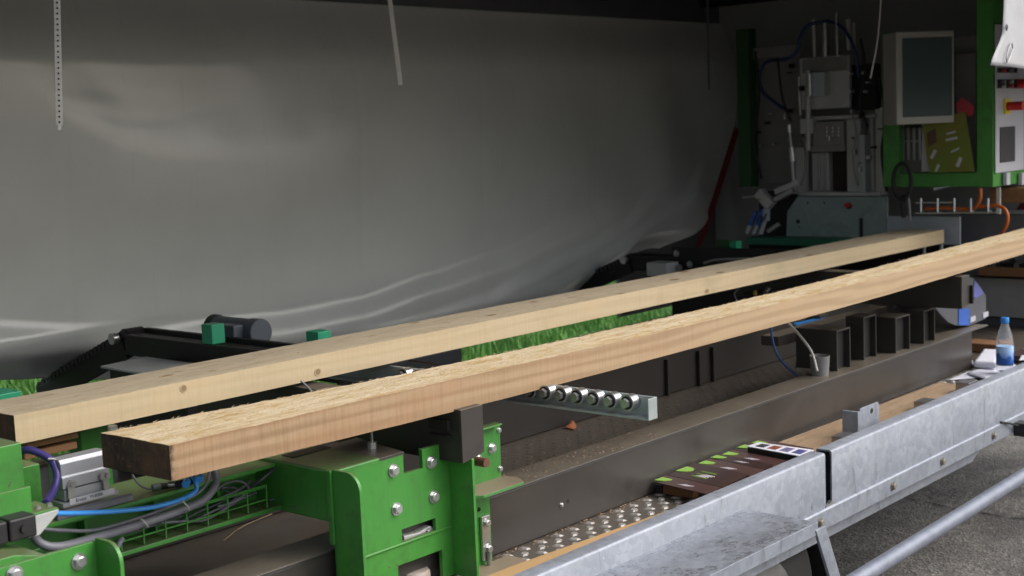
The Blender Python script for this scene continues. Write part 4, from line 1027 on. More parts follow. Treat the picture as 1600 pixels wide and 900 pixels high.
cable([W(1157, 448, y=2.75), W(1148, 458, y=2.75), (W(1151, 470, y=2.75))], .003, GREYPL, 'curved grey wire loop seen between the timbers at the right', 'wire', 'wire')
vb = root('valve_block', 'small valve block with blue and brass fittings between the timbers', 'valve', W(1190, 460, y=2.9))
p = W(1190, 458, y=2.85); obj('valve_body', B(p.x-.06, p.x+.06, 2.84, 2.90, p.z-.03, p.z+.008), BLACKM, vb, bev=.002)
p = W(1180, 461, y=2.82); obj('brass_nipple', cyl(BM(), p, p+Vector((0, 0, .018)), .008), M('brass', (.45, .33, .08), None, 9, .4, .8), vb, True)
p = W(1195, 457, y=2.82); obj('steel_nipple', cyl(BM(), p, p+Vector((.03, 0, .012)), .010), ZINC, vb, True)
p = W(1215, 447, y=2.9); obj('pipe', cyl(BM(), p, W(1232, 443, y=2.9), .008), GREYMC, vb, True)

# ================================================================== MACHINE HEAD AT THE RIGHT
XM = 6.15
mh = root('cutting_machine', 'grey and green machining head with guide columns at the dark end of the trailer', 'machine', (6.4, 3.3, ZD))
def mp(name, u0, v0, u1, v1, x, d, mat, bev=.003, parent=None, label=None):
    return obj(name, bxX(u0, v0, u1, v1, x, d), mat, parent or mh, bev=bev, label=label)
mp('back_panel', 1172, 72, 1252, 285, 6.45, .02, GREYPN)
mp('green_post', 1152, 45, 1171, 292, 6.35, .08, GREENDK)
mp('top_bracket', 1176, 72, 1250, 90, 6.40, .03, GREYPN)
hp = mp('head_plate', 1250, 88, 1327, 170, XM, .03, GREYMC)
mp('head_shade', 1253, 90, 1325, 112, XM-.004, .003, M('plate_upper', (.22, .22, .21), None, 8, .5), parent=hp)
def rod(u0, v0, u1, v1, x, r, mat, name='guide_rod', parent=None):
    return obj(name, cyl(BM(), W(u0, v0, x=x), W(u1, v1, x=x), r, 16), mat, parent or mh, True)
rod(1271, 30, 1273, 92, XM+.02, .009, GREYMC); rod(1289, 36, 1290, 92, XM+.02, .018, STEEL); rod(1307, 20, 1309, 90, XM+.01, .010, STEEL)
rod(1325, 30, 1327, 78, XM+.02, .012, GREYMC); rod(1333, 36, 1334, 70, XM+.06, .010, GREYMC, 'spindle')
rod(1248, 120, 1251, 180, XM, .009, STEEL); rod(1263, 110, 1263, 235, XM-.02, .013, GREYMC)
mp('clamp_block', 1250, 185, 1269, 209, XM-.03, .05, GREYMC)
ac = mp('actuator', 1268, 113, 1288, 150, XM-.05, .045, LITEPL)
rod(1265, 115, 1266, 150, XM-.05, .012, ZINC)
mp('cross_bar', 1262, 180, 1372, 186, XM, .04, GREYMC)
sp_ = mp('spindle_motor', 1270, 190, 1318, 227, XM-.01, .12, GREYPN)
for i in range(3):
    for j in range(3): obj('screw', cyl(BM(), W(1292+i*9, 200+j*6, x=XM-.0105), W(1292+i*9, 200+j*6, x=XM-.015), .004, 8), STEEL, sp_)
mp('slide_plate', 1262, 227, 1320, 237, XM, .06, GREYPN)
mp('left_column', 1243, 230, 1256, 303, XM, .05, GREYMC)
mp('slide_box', 1269, 238, 1295, 300, XM+.05, .05, GREYMC)
mp('rib_bar', 1278, 240, 1281, 298, XM+.04, .01, STEEL); mp('rib_bar', 1287, 240, 1290, 298, XM+.04, .01, STEEL)
mp('dark_opening', 1296, 236, 1323, 300, XM+.09, .02, M('dark_umber', (.035, .025, .02), None, 8, .7))
mp('right_column', 1323, 186, 1344, 303, XM, .06, GREYMC)
mp('column_edge', 1342, 210, 1351, 305, XM-.02, .08, ALU)
mp('outer_column', 1358, 176, 1364, 300, XM+.05, .04, GREYMC)
mp('outer_column', 1368, 170, 1379, 302, XM, .04, GREYMC)
mp('base_bar', 1246, 300, 1374, 306, XM-.03, .09, GREYMC)
rod(1233, 195, 1234, 207, XM-.05, .013, ZINC, 'pneumatic_cylinder'); rod(1234, 207, 1237, 232, XM-.05, .009, STEEL, 'piston_rod')
rod(1237, 230, 1239, 252, XM-.05, .015, ZINC, 'pneumatic_cylinder'); rod(1238, 252, 1241, 303, XM-.05, .009, GREYMC, 'piston_rod')
# base plate with slanted left edge
bp_ = BM(); P4 = [W(u, v, x=XM-.01) for u, v in ((1246, 307), (1386, 307), (1386, 374), (1228, 374), (1230, 330))]
bpl = obj('base_plate', prism(bp_, [(p.y, p.z) for p in P4], 'x', XM-.01, XM+.01), TEALPL, mh, bev=.002)
for u, v, r_ in ((1247, 346, .011), (1262, 317, .005), (1288, 317, .005), (1249, 355, .004)):
    p = W(u, v, x=XM-.0105); obj('drill_hole', cyl(BM(), p, p+Vector((-.001, 0, 0)), r_, 14), RUBBER, bpl)
p = W(1327, 320, x=XM-.011); kb = obj('red_knob', cyl(BM(), p, p+Vector((-.03, 0, 0)), .012, 16), REDPL, bpl, True); obj('knob_ring', cyl(BM(), p+Vector((0, 0, -.006)), p+Vector((-.008, 0, -.006)), .015, 16), RUBBER, kb)
mp('slot', 1343, 341, 1348, 374, XM-.014, .003, RUBBER, 0, bpl)
mp('green_table_rail', 1165, 373, 1310, 384, XM-.16, .14, MINT if False else M('teal_green_rail', (.02, .16, .09), None, 8, .5))
p = W(1303, 380, x=XM-.17); mp('green_pad', 1298, 377, 1310, 384, XM-.175, .014, MINT)
mp('lower_body', 1170, 384, 1390, 420, XM-.05, .25, BLACKM)
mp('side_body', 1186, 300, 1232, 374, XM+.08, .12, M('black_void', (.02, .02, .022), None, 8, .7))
# small fittings right of head plate
for u, v in ((1332, 115), (1352, 114), (1333, 143), (1355, 143), (1334, 174)):
    p = W(u, v, x=XM+.02); obj('fitting', cyl(BM(), p, p+Vector((-.03, 0, 0)), .007, 10), GREYMC, mh, True)
mp('valve_bank', 1330, 100, 1368, 172, XM+.06, .06, BLACKM)
rc_ = random.Random(21)
for k in range(26):
    u = rc_.choice((1180, 1200, 1225, 1255, 1300, 1330, 1345, 1360, 1376))+rc_.uniform(-8, 8); v = rc_.uniform(95, 295)
    if 1250 < u < 1325 and v < 172: continue
    w_, h_ = rc_.uniform(2, 6), rc_.uniform(2, 9)
    mp('fitting_block', u, v, u+w_, v+h_, XM-.05 if u > 1245 else 6.40, .03, rc_.choice((STEEL, BLACKM, GREYMC, ZINC, BLACKM)), .001)
for k, (pts_, mm, rr) in enumerate((
        ([(1180, 80), (1186, 150), (1178, 220), (1190, 280)], BLACKM, .007), ([(1215, 90), (1222, 150), (1236, 190)], BLACKM, .006),
        ([(1345, 60), (1352, 110), (1344, 160), (1356, 200)], BLACKM, .007), ([(1330, 175), (1338, 205), (1333, 250), (1340, 290)], GREYPN, .005),
        ([(1372, 120), (1384, 180), (1378, 240), (1386, 300)], BLACKM, .008), ([(1255, 215), (1262, 250), (1252, 290)], GREYPN, .005))):
    obj('hose', tube(BM(), [W(u, v, x=XM-.03) for u, v in pts_], rr, 8, 6), mm, mh, True)
# gripper
gr = root('gripper', 'small pneumatic gripper with blue jaws left of the grey green base plate', 'gripper', W(1190, 345, x=6.0))
def gl(a, b, r_, mat, nm, xx=6.02): return obj(nm, bar(BM(), W(*a, x=xx), W(*b, x=xx), r_, r_), mat, gr, bev=.003)
gl((1247, 285), (1212, 300), .030, GREYMC, 'link_arm'); gl((1240, 297), (1210, 313), .026, STEEL, 'link_arm')
gl((1160, 308), (1200, 306), .012, STEEL, 'cross_pin'); gl((1186, 300), (1206, 322), .05, GREYMC, 'gripper_body')
for k, (a, b, c) in enumerate((((1182, 330), (1172, 352), (1167, 365)), ((1193, 328), (1184, 352), (1177, 366)))):
    gl(a, b, .020, BLUEPL, 'jaw'); gl(b, c, .017, WHITEP, 'jaw_tip'); gl((a[0]+5, a[1]+6), (b[0]+4, b[1]), .009, LIDGREY, 'jaw_insert', 6.0)
gl((1198, 325), (1197, 345), .028, LITEPL, 'gripper_shell'); gl((1195, 345), (1189, 366), .018, WHITEP, 'jaw_tip'); gl((1200, 362), (1218, 350), .022, STEEL, 'bent_link')
p = W(1186, 312, x=5.99); obj('indicator', cyl(BM(), p, p+Vector((-.008, 0, 0)), .006, 8), M('lime_indicator', (.15, .35, .04), None, 9, .5), gr)
cable([W(1292, 33, x=6.2), W(1262, 40, x=6.15), W(1250, 60, x=6.12), (W(1245, 80, x=6.12)), W(1230, 92, x=6.15), W(1200, 96, x=6.18), W(1188, 112, x=6.2), W(1190, 140, x=6.2), W(1210, 160, x=6.2), W(1228, 172, x=6.18)], .009, M('navy_hose', (.02, .045, .14), None, 9, .4), 'dark blue hose looping round the left of the machine head', 'hose', 'hose')
cable([W(1292, 32, x=6.2), W(1312, 40, x=6.15), W(1328, 60, x=6.12), W(1338, 90, x=6.12), W(1342, 120, x=6.15)], .008, bpy.data.materials['navy_hose'], 'dark blue hose falling over the right of the machine head', 'hose', 'hose')

# ---- operator stand
XS = 6.0
st = root('control_stand', 'green steel operator stand carrying a monitor and a white control panel', 'control stand', (6.1, 2.7, .9))
def sp2(name, u0, v0, u1, v1, x, d, mat, bev=.003, parent=None):
    return obj(name, bxX(u0, v0, u1, v1, x, d), mat, parent or st, bev=bev)
sp2('left_post', 1379, 50, 1404, 292, XS+.02, .05, GREEN); sp2('bottom_bar', 1404, 270, 1526, 292, XS, .06, GREEN)
sp2('back_sheet', 1404, 60, 1526, 270, XS+.14, .01, GREYPN)
sp2('side_box', 1492, 83, 1525, 268, XS+.08, .05, M('box_grey', (.2, .19, .19), None, 6, .5))
yF = W(1550, 200, x=XS).y
zlo, zhi = W(1550, 292, x=XS).z, 2.40
rp = obj('right_post', B(XS, XS+.02, yF, W(1526, 200, x=XS).y, zlo, zhi), GREEN, st, bev=.002)
pf = obj('post_front', B(XS+.0, XS+.72, yF-.004, yF-.0005, zlo, zhi), GREEN, st)
ypn = yF-.007
px0, px1 = W(1554, 250, y=ypn).x, W(1598, 250, y=ypn).x
pz0, pz1 = W(1560, 270, y=ypn).z, 2.12
pn = obj('control_panel', B(px0, px1, ypn-.006, ypn, pz0, pz1), WHITEP, st, bev=.002)
def onp(name, u0, v0, u1, v1, d, mat, bev=.001, parent=pn):
    a = W(u0, (v0+v1)/2, y=ypn-.006); b = W(u1, (v0+v1)/2, y=ypn-.006); c = W((u0+u1)/2, v0, y=ypn-.006); e = W((u0+u1)/2, v1, y=ypn-.006)
    return obj(name, B(a.x, b.x, ypn-.006-d, ypn-.0062, e.z, c.z), mat, parent, bev=bev)
lo = onp('louvre', 1562, 198, 1585, 253, .004, SCREENB)
es = onp('stop_plate', 1568, 154, 1577, 178, .008, YELPL)
p = W(1575, 166, y=ypn-.016); obj('stop_switch', cyl(BM(), p, p+Vector((.0, -.07, 0)), .020, 16), REDPL, es, True)
for r_, (v0, n) in enumerate(((106, 5), (124, 5), (131, 5))):
    sr = onp('button_strip', 1558, v0, 1589, v0+(7 if r_ else 8), .003, SCREENB)
    for k in range(n):
        p = W(1561+k*6, v0+4, y=ypn-.010); obj('push_button', cyl(BM(), p, p+Vector((0, -.012, 0)), .008, 10), (STEEL, GREYMC, REDPL)[(k*2+r_) % 3] if k in (1, 3) else PLASTIC, sr, True)
p = W(1590, 131, y=ypn-.008); obj('emergency_knob', cyl(BM(), p, p+Vector((0, -.06, 0)), .022, 20), REDPL, pn, True)
for u in (1568, 1592):
    p = W(u, 277, y=ypn); obj('hinge_clip', B(p.x-.012, p.x+.03, ypn-.02, ypn-.001, p.z-.035, p.z+.02), WHITEP, st, bev=.002)
obj('foot_flange', B(px0-.02, px1+.02, ypn+.003, ypn+.006, zlo, pz0+.0), GREEN, st) if False else None
sp2('hook_rod', 1556, 293, 1563, 335, XS, .012, ZINC)
# monitor turned towards the operator
mon = root('monitor', 'cream framed monitor with dark screen on the green operator stand', 'monitor', W(1430, 190, x=5.9))
pc = W(1446, 121, x=5.85)
ang = R(50)
def mon_box(w0, w1, d0, d1, z0, z1):
    """w: along the screen, d: behind its front"""
    wx = Vector((math.sin(ang), -math.cos(ang), 0)); dx = Vector((math.cos(ang), math.sin(ang), 0))
    P0 = []
    for z in (z0, z1):
        for a, b in ((w0, d0), (w1, d0), (w1, d1), (w0, d1)): P0.append(pc+wx*a+dx*b+Vector((0, 0, z)))
    return quadbox(BM(), P0) and P0
def mon_obj(nm, w0, w1, d0, d1, z0, z1, mat, bev=.002):
    bm = BM(); quadbox(bm, mon_box(w0, w1, d0, d1, z0, z1)); return obj(nm, bm, mat, mon, bev=bev)
hw = .138; hh = .205
mon_obj('casing', -hw, hw, 0, .14, -hh, hh, CREAM, .006)
mon_obj('screen', -hw+.030, hw-.012, -.003, -.0005, -hh+.032, hh-.030, GLASSD)
sp2('monitor_bracket', 1412, 190, 1440, 200, 6.02, .12, BLACKM)
# vent rack below the monitor
for k in range(4): sp2('rack_bar', 1408+k*9, 193, 1412+k*9, 250, XS+.10, .01, GREYMC, .001)
sp2('rack_bar', 1408, 219, 1440, 222, XS+.098, .01, GREYMC, .001)
# leaflets on the stand
def sheetp(name, uv, x, mat, label, cat, th=.002, extra=()):
    P = [W(u, v, x=x) for u, v in uv]
    o = root(name, label, cat, sum(P, Vector())/len(P))
    obj('page', prism(BM(), [(p.y, p.z) for p in P], 'x', x, x+th), mat, o)
    for (nm, quv, m2) in extra:
        Q = [W(u, v, x=x) for u, v in quv]; obj(nm, prism(BM(), [(p.y, p.z) for p in Q], 'x', x-.0006, x-.0001), m2, o)
    return o
LEAF = M('leaflet_green_print', (.12, .20, .02), (.18, .13, .02), 5, .4)
def dash(u, v, du, dv, w_=3): return ('print_patch', ((u, v), (u+du, v+dv), (u+du, v+dv+w_), (u, v+w_)), WHITEP)
sheetp('leaflet', ((1440, 192), (1508, 174), (1523, 268), (1453, 270)), 5.97, LEAF, 'green and brown printed leaflet leaning in the operator stand', 'leaflet', extra=[dash(1479, 208, 14, -4, 3), dash(1478, 217, 18, -4, 4), dash(1486, 236, 13, -6, 3), ('print_patch', ((1453, 246), (1460, 233), (1464, 236), (1457, 249)), WHITEP), ('print_patch', ((1460, 268), (1465, 256), (1469, 258), (1464, 268)), WHITEP), ('print_patch', ((1493, 259), (1499, 245), (1504, 247), (1498, 262)), WHITEP), ('print_patch', ((1448, 208), (1462, 200), (1464, 222), (1450, 230)), M('leaf_brown', (.10, .05, .03), None, 9, .5))])
sheetp('leaflet', ((1441, 194), (1447, 193), (1458, 268), (1440, 268)), 5.985, M('pale_paper', (.45, .46, .46), None, 6, .6), 'plain pale sheet tucked behind the green leaflet', 'paper')
sheetp('warning_card', ((1494, 162), (1503, 152), (1522, 166), (1520, 180), (1512, 182), (1508, 174), (1496, 176)), 5.965, M('red_card', (.40, .03, .05), None, 8, .5), 'red card sticking up behind the green leaflet', 'card')
# wire basket with cables below
wb = root('wire_basket', 'galvanised wire basket with orange cable under the operator stand', 'basket', W(1480, 320, x=5.95))
for v, x in ((317, 5.95), (333, 5.93), (333, 6.12)): obj('basket_wire', cyl(BM(), W(1430, v, x=x), W(1560 if v > 320 else 1490, v-1, x=x), .004, 8), ZINC, wb, True)
for u in (1439, 1465, 1491, 1517, 1544): obj('basket_wire', tube(BM(), [W(u, 310, x=5.95), W(u, 333, x=5.94), W(u+4, 330, x=6.12)], .0045, 8, 0), ZINC, wb, True)
cable([W(1446, 327, x=6.0), W(1470, 325, x=6.0), W(1495, 326, x=6.0), W(1520, 326, x=5.98), W(1531, 312, x=5.97), W(1532, 294, x=5.97)], .008, ORANGE, 'orange cable lying in the wire basket')
cable([W(1530, 323, x=6.0), W(1560, 322, x=5.98), W(1573, 332, x=5.97), W(1573, 350, x=5.97), W(1562, 368, x=5.97), W(1545, 376, x=5.99)], .008, ORANGE, 'orange cable loop hanging to the right of the wire basket')
bm = BM(); pts_ = [W(1410+14*math.cos(a)*1.0, 283+28*math.sin(a), x=5.9) for a in [R(k) for k in range(-100, 261, 30)]]
tag(obj('cable', tube(bm, pts_, .010, 8, 4), RUBBER, None, True), 'black coiled cable in front of the green stand corner', 'cable')
cable([W(1413, 305, x=5.93), W(1410, 320, x=5.93), W(1412, 340, x=5.93)], .009, RUBBER, 'black cable hanging below the coiled black cable')
cable([W(1419, 305, x=5.93), W(1421, 325, x=5.93), W(1422, 345, x=5.93)], .006, GREYPN, 'grey cable hanging beside the black one under the stand')
bm = BM(); prism(bm, [(W(1458, 293, x=5.95).y, W(1458, 293, x=5.95).z), (W(1485, 291, x=5.95).y, W(1485, 291, x=5.95).z), (W(1459, 298, x=5.95).y, W(1459, 298, x=5.95).z)], 'x', 5.95, 5.955)
tag(obj('metal_tab', bm, LITEPL), 'small pale pointed tab under the green bottom bar', 'tab')
# stop plate behind the far timber end
sp3 = root('stop_plate', 'pale blue grey stop plate behind the end of the far timber', 'stop plate', W(1440, 380, x=5.99))
obj('plate', bxX(1384, 338, 1500, 381, 6.14, .012), LITEPL, sp3, bev=.002)
for u in (1444, 1471): obj('plate_leg', cyl(BM(), W(u, 381, x=6.145), W(u, 400, x=6.145), .010), ZINC, sp3, True)
obj('plate_post', bxX(1400, 384, 1500, 420, 6.15, .05), BLACKM, sp3)
# cabinet body below, grey, and boards at far right
cab = root('lower_cabinet', 'dark grey steel cabinet under the operator stand', 'cabinet', (6.4, 2.6, ZD))
obj('cabinet_body', bxX(1500, 335, 1640, 430, 6.35, .3), M('cabinet_dark', (.15, .152, .158), None, 5, .5), cab, bev=.004)
cab2 = root('storage_box', 'mid grey panel box behind the water bottle', 'box', (6.5, 2.6, ZD))
obj('box_body', bxX(1515, 436, 1660, 497, 6.35, .4), M('panel_midgrey', (.36, .36, .365), None, 5, .5), cab2, bev=.004)
obj('box_plinth', bxX(1500, 497.5, 1660, 560, 6.37, .35), M('plinth_dark', (.085, .09, .105), None, 8, .6), cab2)
tag(obj('shelf_board', bxX(1528, 419, 1660, 433, 6.28, .25), WOODBR, bev=.002), 'brown wooden shelf board above the grey panel at the right edge', 'board')
tag(obj('shelf_board', bxX(1546, 294, 1660, 317, 6.25, .2), WOODBR, bev=.002), 'brown wooden board right below the white control panel', 'board')
wk = W(1535, 556, z=.74)
tag(obj('shelf_board', B(5.62, 5.74, W(1558, 555, x=5.62).y, W(1505, 555, x=5.62).y, .722, .758), WOODBR, bev=.002), 'short brown board on the deck behind the papers', 'board')
tl = root('bundle', 'dark bundle of tools on the wooden shelf board', 'tools', W(1590, 415, x=6.26))
for k in range(6): obj('tool', cyl(BM(), W(1540+k*12, 415, x=6.30), W(1548+k*12, 408+(k % 3)*3, x=6.36), .014, 10), (PLASTIC, STEEL, BLACKM)[k % 3], tl, True)

# blue-white case standing at the end of the beam
cs = root('equipment_case', 'grey and blue plastic equipment case standing at the far end of the steel beam', 'case', (5.36, 2.24, zb1))
a = W(1462, 492, y=2.30); b = W(1498, 509, y=2.30); c = W(1543, 497, y=2.30)
yk2 = 2.21
prof = [W(u, v, y=yk2) for u, v in ((1459, 478), (1470, 492), (1482, 504), (1494, 509), (1515, 509), (1541, 498), (1541, 462), (1530, 445), (1520, 434), (1500, 430), (1470, 440))]
obj('case_body', prism(BM(), [(p.x, p.z) for p in prof], 'y', yk2, yk2+.16), LIDGREY, cs, bev=.003)
bm = BM(); prism(bm, [(W(u, v, y=yk2).x, W(u, v, y=yk2).z) for u, v in ((1497, 482), (1514, 482), (1514, 508), (1497, 508))], 'y', yk2-.003, yk2-.0005); obj('blue_stripe', bm, BLUEPL, cs)
bm = BM(); prism(bm, [(W(u, v, y=yk2).x, W(u, v, y=yk2).z) for u, v in ((1522, 438), (1536, 458), (1524, 466), (1519, 462))], 'y', yk2-.003, yk2-.0005); obj('blue_trim', bm, M('violet_blue', (.14, .16, .48), None, 8, .4), cs)
for u, v in ((1519, 499), (1539, 492)):
    bm = BM(); prism(bm, [(W(u+du, v+dv, y=yk2).x, W(u+du, v+dv, y=yk2).z) for du, dv in ((-4, -3), (4, -6), (4, 2), (-4, 5))], 'y', yk2-.004, yk2-.0005); obj('white_label', bm, WHITEP, cs)
p = W(1450, 500, z=zb1+.001)
tag(obj('crumpled_tissue', lathe(BM(), p, [(.022, 0), (.026, .012), (.016, .026), (.004, .032)], 9), WHITEC), 'small crumpled pale tissue beside the grey and blue case', 'tissue')

# ================================================================== THINGS ON THE DECK EDGE
# bottle
bt = root('water_bottle', 'clear plastic water bottle with blue cap and blue label on the deck edge', 'bottle')
bc = W(1570, 580, z=ZD+.024); bt.location = bc; org[bt.name] = bc.copy()
PET = bpy.data.materials.new('clear_pet'); t, p = nodes(PET)
p.inputs['Base Color'].default_value = (.93, .97, 1, 1); p.inputs['Roughness'].default_value = .05; p.inputs['Transmission Weight'].default_value = .88; p.inputs['IOR'].default_value = 1.03; p.inputs['Specular IOR Level'].default_value = 1; p.inputs['Coat Weight'].default_value = .6
hB = W(1570, 496, y=bc.y).z-bc.z; s = hB/.215
pr = [(.026, 0), (.031, .004), (.0325, .012), (.0305, .02), (.0325, .028), (.0322, .06), (.0325, .095), (.031, .10), (.0325, .105), (.031, .125), (.026, .15), (.019, .172), (.0135, .188), (.0125, .195)]
obj('body', lathe(BM(), bc, [(a*s, b*s) for a, b in pr], 36), PET, bt, True)
LBL = bpy.data.materials.new('bottle_label'); t, p = nodes(LBL)
tc = t.nodes.new('ShaderNodeTexCoord'); sx = t.nodes.new('ShaderNodeSeparateXYZ'); t.links.new(tc.outputs['Object'], sx.inputs[0])
h1 = ramp(t, math_n(t, 'MULTIPLY_ADD', sx.outputs[2], 14.0), (.03, .14, .62), (.42, .62, .90), .2, .8)
h1.node.inputs[0].links[0].from_node.inputs[2].default_value = .5
n2_ = noise_n(t, coord(t, (1, 1, .8)), 28, 3, .5)
col = mixc(t, ramp(t, math_n(t, 'ADD', math_n(t, 'MULTIPLY', n2_, 1), math_n(t, 'MULTIPLY', sx.outputs[2], -6)), (0,)*3, (1,)*3, .50, .56), h1, (.03, .11, .40))
t.links.new(col, p.inputs['Base Color']); p.inputs['Roughness'].default_value = .35
obj('label_wrap', lathe(BM(), bc, [(.0331*s, .028*s), (.0333*s, .03*s), (.0333*s, .10*s), (.0331*s, .102*s)], 36), LBL, bt, True)
obj('cap', lathe(BM(), bc, [(.0150*s, .193*s), (.0158*s, .195*s), (.0158*s, .212*s), (.0145*s, .215*s), (.001, .2151*s)], 28), BLUET, bt, True)
# papers around it
def paper(uvs, z, label, mat=PAPER, lift=0, name='paper_sheet', cat='paper', th=.0012, thick=0, extra=()):
    P = [W(u, v, z=z) for u, v in uvs]
    bm = BM(); n = 8; g = []
    A, B_, C_, D = P
    for i in range(n+1):
        row = []
        for j in range(n+1):
            s, t = i/n, j/n
            q = A.lerp(B_, s).lerp(D.lerp(C_, s), t); q.z += lift*math.sin(s*math.pi*1.5)*t*.6+.0015*noise.noise(q*30)
            row.append(bm.verts.new(q))
        g.append(row)
    for i in range(n):
        for j in range(n): f = bm.faces.new((g[i][j], g[i+1][j], g[i+1][j+1], g[i][j+1])); f.smooth = True
    o = obj(name, bm, mat, None); so_ = o.modifiers.new('t', 'SOLIDIFY'); so_.thickness = thick or th; so_.offset = -1
    tag(o, label, cat); return o, P
paper(((1522, 565), (1556, 567), (1560, 546), (1538, 545)), ZD+.045, 'stack of white sheets left of the water bottle', thick=.022)
paper(((1478, 594), (1541, 589), (1570, 571), (1505, 583)), ZD+.006, 'long white sheet lying slanted in front of the water bottle', lift=.01)
paper(((1540, 592), (1590, 572), (1560, 570), (1510, 583)), ZD+.014, 'curled white sheet partly under the water bottle', lift=.008)
paper(((1514, 567), (1523, 571), (1520, 563), (1514, 561)), ZD+.012, 'small scrap of white paper beside the steel beam end')
paper(((1592, 563), (1615, 560), (1615, 545), (1600, 545)), ZD+.03, 'white sheet at the right edge of the picture behind the bottle')
paper(((1580, 573), (1588, 572), (1584, 568), (1577, 570)), ZD+.014, 'small pale paper scrap right of the bottle')
tag(obj('dark_box', B(5.45, 5.62, 1.97, 2.10, ZD+.001, ZD+.03), M('dark_maroon_card', (.06, .03, .03), None, 9, .6), bev=.002), 'low dark box behind the water bottle', 'box')
# plywood strip on the deck, long batten near the rail
q0, q1 = 3.66, 4.85
tag(obj('plywood_strip', prism(BM(), [(3.42, 1.93), (3.55, 2.150), (4.86, 2.120), (4.80, 1.95)], 'z', ZD+.004, ZD+.016), PLY, bev=.001), 'strip of brown plywood lying on the deck along the side board', 'plywood')
tag(obj('batten', prism(BM(), [(1.9, 1.925), (W(1042, 798, z=.748).x, 1.925), (W(1042, 798, z=.748).x, W(1042, 798, z=.748).y), (W(800, 884, z=.748).x, W(800, 884, z=.748).y), (1.9, 2.03)], 'z', ZD+.003, ZD+.028), BOARD, bev=.001), 'thin pale wooden batten lying along the inside of the side board', 'batten')
# wood sawdust chips beside the beam
rs = random.Random(5); bm = BM()
for _ in range(260):
    x = rs.uniform(2.3, 3.0); yy = 2.16-abs(rs.gauss(0, .012)) if rs.random() < .75 else rs.uniform(1.96, 2.16)
    q = Vector((x, yy, ZD+.002)); l = rs.uniform(.002, .006); a = rs.uniform(0, 6.3)
    bm.faces.new([bm.verts.new(q+Vector(c)) for c in ((0, 0, 0), (l*math.cos(a), l*math.sin(a), .001), (l*math.cos(a+1), l*math.sin(a+1), .0025))])
for _ in range(260):
    x = rs.uniform(2.45, 3.1); yy = rs.uniform(2.17, 2.26); q = Vector((x, yy, zb1+.0005)); l = rs.uniform(.002, .006); a = rs.uniform(0, 6.3)
    bm.faces.new([bm.verts.new(q+Vector(c)) for c in ((0, 0, 0), (l*math.cos(a), l*math.sin(a), .001), (l*math.cos(a+1), l*math.sin(a+1), .002))])
sdn = obj('sawdust', bm, M('sawdust_chips', (.42, .27, .15), None, 30, .9)); sdn['kind'] = 'stuff'; sdn['label'] = 'sawdust and wood chips along the dark beam'
# orange-brown leaf on the deck behind
o = paper(((880, 668), (895, 670), (905, 665), (890, 661)), ZD+.006, 'small orange brown wood scrap on the deck below the roller track', M('leaf_orange', (.35, .12, .05), None, 30, .8), .02, 'wood_scrap', 'wood scrap')
# brochures
tag(obj('wood_block', B(3.045, 3.075, 2.035, 2.135, ZD+.0035, ZD+.030), M('redbrown_block', (.22, .10, .04), None, 8, .6), bev=.002), 'reddish brown wooden block propping up the front brochure', 'wood block')
tag(obj('black_tray', B(3.04, 3.60, 2.135, 2.155, ZD+.0035, ZD+.028), PLASTIC, bev=.002), 'black plastic strip under the green tips of the brochures', 'plastic strip')
BRO = M('brochure_maroon', (.085, .043, .038), (.06, .03, .027), 3, .32, bs=.03)
BRO2 = M('brochure_maroon_dark', (.045, .022, .020), (.035, .018, .016), 3, .32, bs=.03)
LIME = M('brochure_lime', (.22, .42, .05), (.28, .50, .10), 8, .35, bs=.02)
WLOGO = M('brochure_white_ink', (.6, .55, .6), None, 9, .4, bs=0)
GLOGO = M('brochure_green_ink', (.12, .2, .03), None, 9, .4, bs=0)
names = ['frontmost brown brochure with green tip, resting on the reddish block', 'second brown brochure from the front, wide with a white and green logo', 'third brown brochure from the front, narrow strip showing',
         'fourth brown brochure from the front in the fan', 'fifth brown brochure from the front in the fan', 'sixth brown brochure from the front in the fan', 'rearmost brown brochure next to the white photo sheet']
bxs = [3.03, 3.10, 3.245, 3.325, 3.375, 3.45, 3.545]
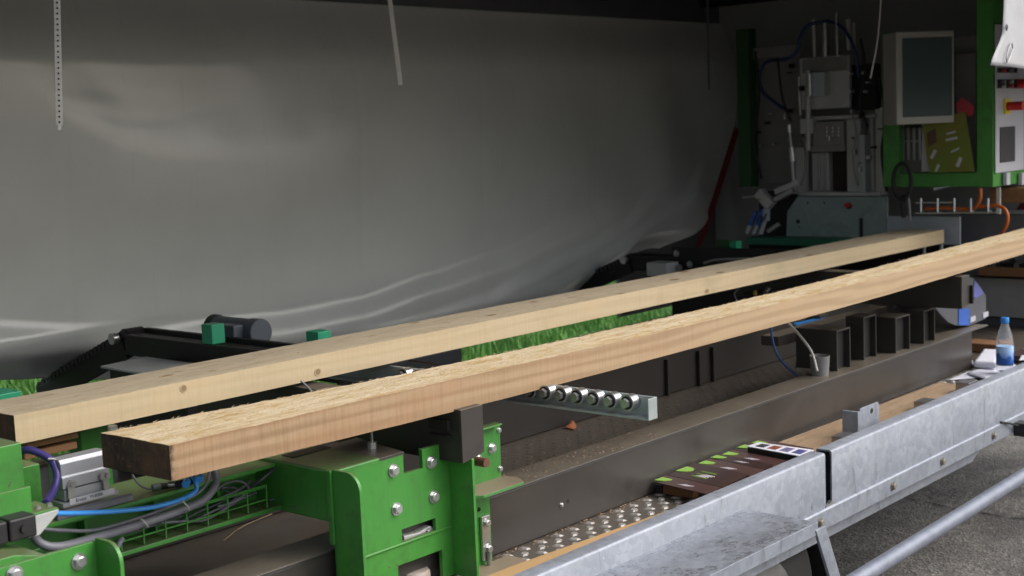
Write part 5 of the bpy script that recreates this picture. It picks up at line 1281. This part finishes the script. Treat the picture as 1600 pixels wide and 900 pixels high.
for i, (xb_, nm) in enumerate(zip(bxs, names)):
    zz = ZD+.036+.003*i*0+.0035*(i % 2)+(.0 if i else .0)
    x0 = xb_; x1 = xb_+(.062, .138, .073, .044, .068, .088, .062)[i]
    r = root('brochure', nm, 'brochure', (x0, 2.06, zz), 'brown brochures fanned out on the deck')
    sk = .03
    def pt(a, b, h=0): return Vector((x0+(x1-x0)*a-sk*(1-b), 1.955+.20*b, zz+.005*a+h))
    def quad(a0, a1, b0, b1, h, th, mat, nme, rl=None):
        bm = BM(); quadbox(bm, [pt(a0, b0, h), pt(a1, b0, h), pt(a1, b1, h), pt(a0, b1, h), pt(a0, b0, h+th), pt(a1, b0, h+th), pt(a1, b1, h+th), pt(a0, b1, h+th)]); return obj(nme, bm, mat, r)
    cvr = quad(0, 1, 0, 1, 0, .003, BRO2 if i % 2 else BRO, 'cover')
    # green rounded tip
    bm = BM(); c0 = pt(.5, 1.0); n = 12; rad = .034 if i in (1, 6) else .030
    pts_ = [(c0.x+rad*.85*math.cos(R(a)), c0.y-.040*math.sin(R(a))) for a in range(0, 181, 15)]
    prism(bm, pts_, 'z', zz+.0045, zz+.0065); obj('green_tip', bm, LIME, r)
    for k in range(4): quad(.28+k*.05, .32+k*.05, .45-.03*k, .62-.03*k, .0031, .0006, WLOGO, 'logo_stroke')
    if i in (1, 6):
        for k in range(3): quad(.22+k*.17, .30+k*.17, .40, .68, .0031, .0004, GLOGO, 'logo_leaf')
# photo sheet
o = root('photo_sheet', 'white sheet printed with four small photos behind the brochures', 'sheet', (3.7, 2.05, ZD+.04))
P = [W(u, v, z=ZD+.058) for u, v in ((1167, 698), (1252, 714), (1272, 704), (1186, 692))]
def qsheet(s0, s1, t0, t1, h, th, mat, nm):
    f = lambda s, t: P[0].lerp(P[1], s).lerp(P[3].lerp(P[2], s), t)
    bm = BM(); q = [f(s0, t0), f(s1, t0), f(s1, t1), f(s0, t1)]; up_ = Vector((0, 0, h)); u2 = Vector((0, 0, h+th))
    quadbox(bm, [c+up_ for c in q]+[c+u2 for c in q]); return obj(nm, bm, mat, o)
qsheet(0, 1, 0, 1, 0, .002, PAPER, 'page')
for k, cpic in enumerate(((.06, .05, .06), (.35, .10, .06), (.25, .22, .40), (.12, .12, .35))):
    qsheet(.10+k*.225, .26+k*.225, .2, .8, .0021, .0005, M('photo_print%d' % k, cpic, tuple(c*.4 for c in cpic), 60, .4), 'printed_photo')
qsheet(.02, .98, -.02, -.005, -.02, .02, PLASTIC, 'sheet_support')
print('objects', len(bpy.data.objects))
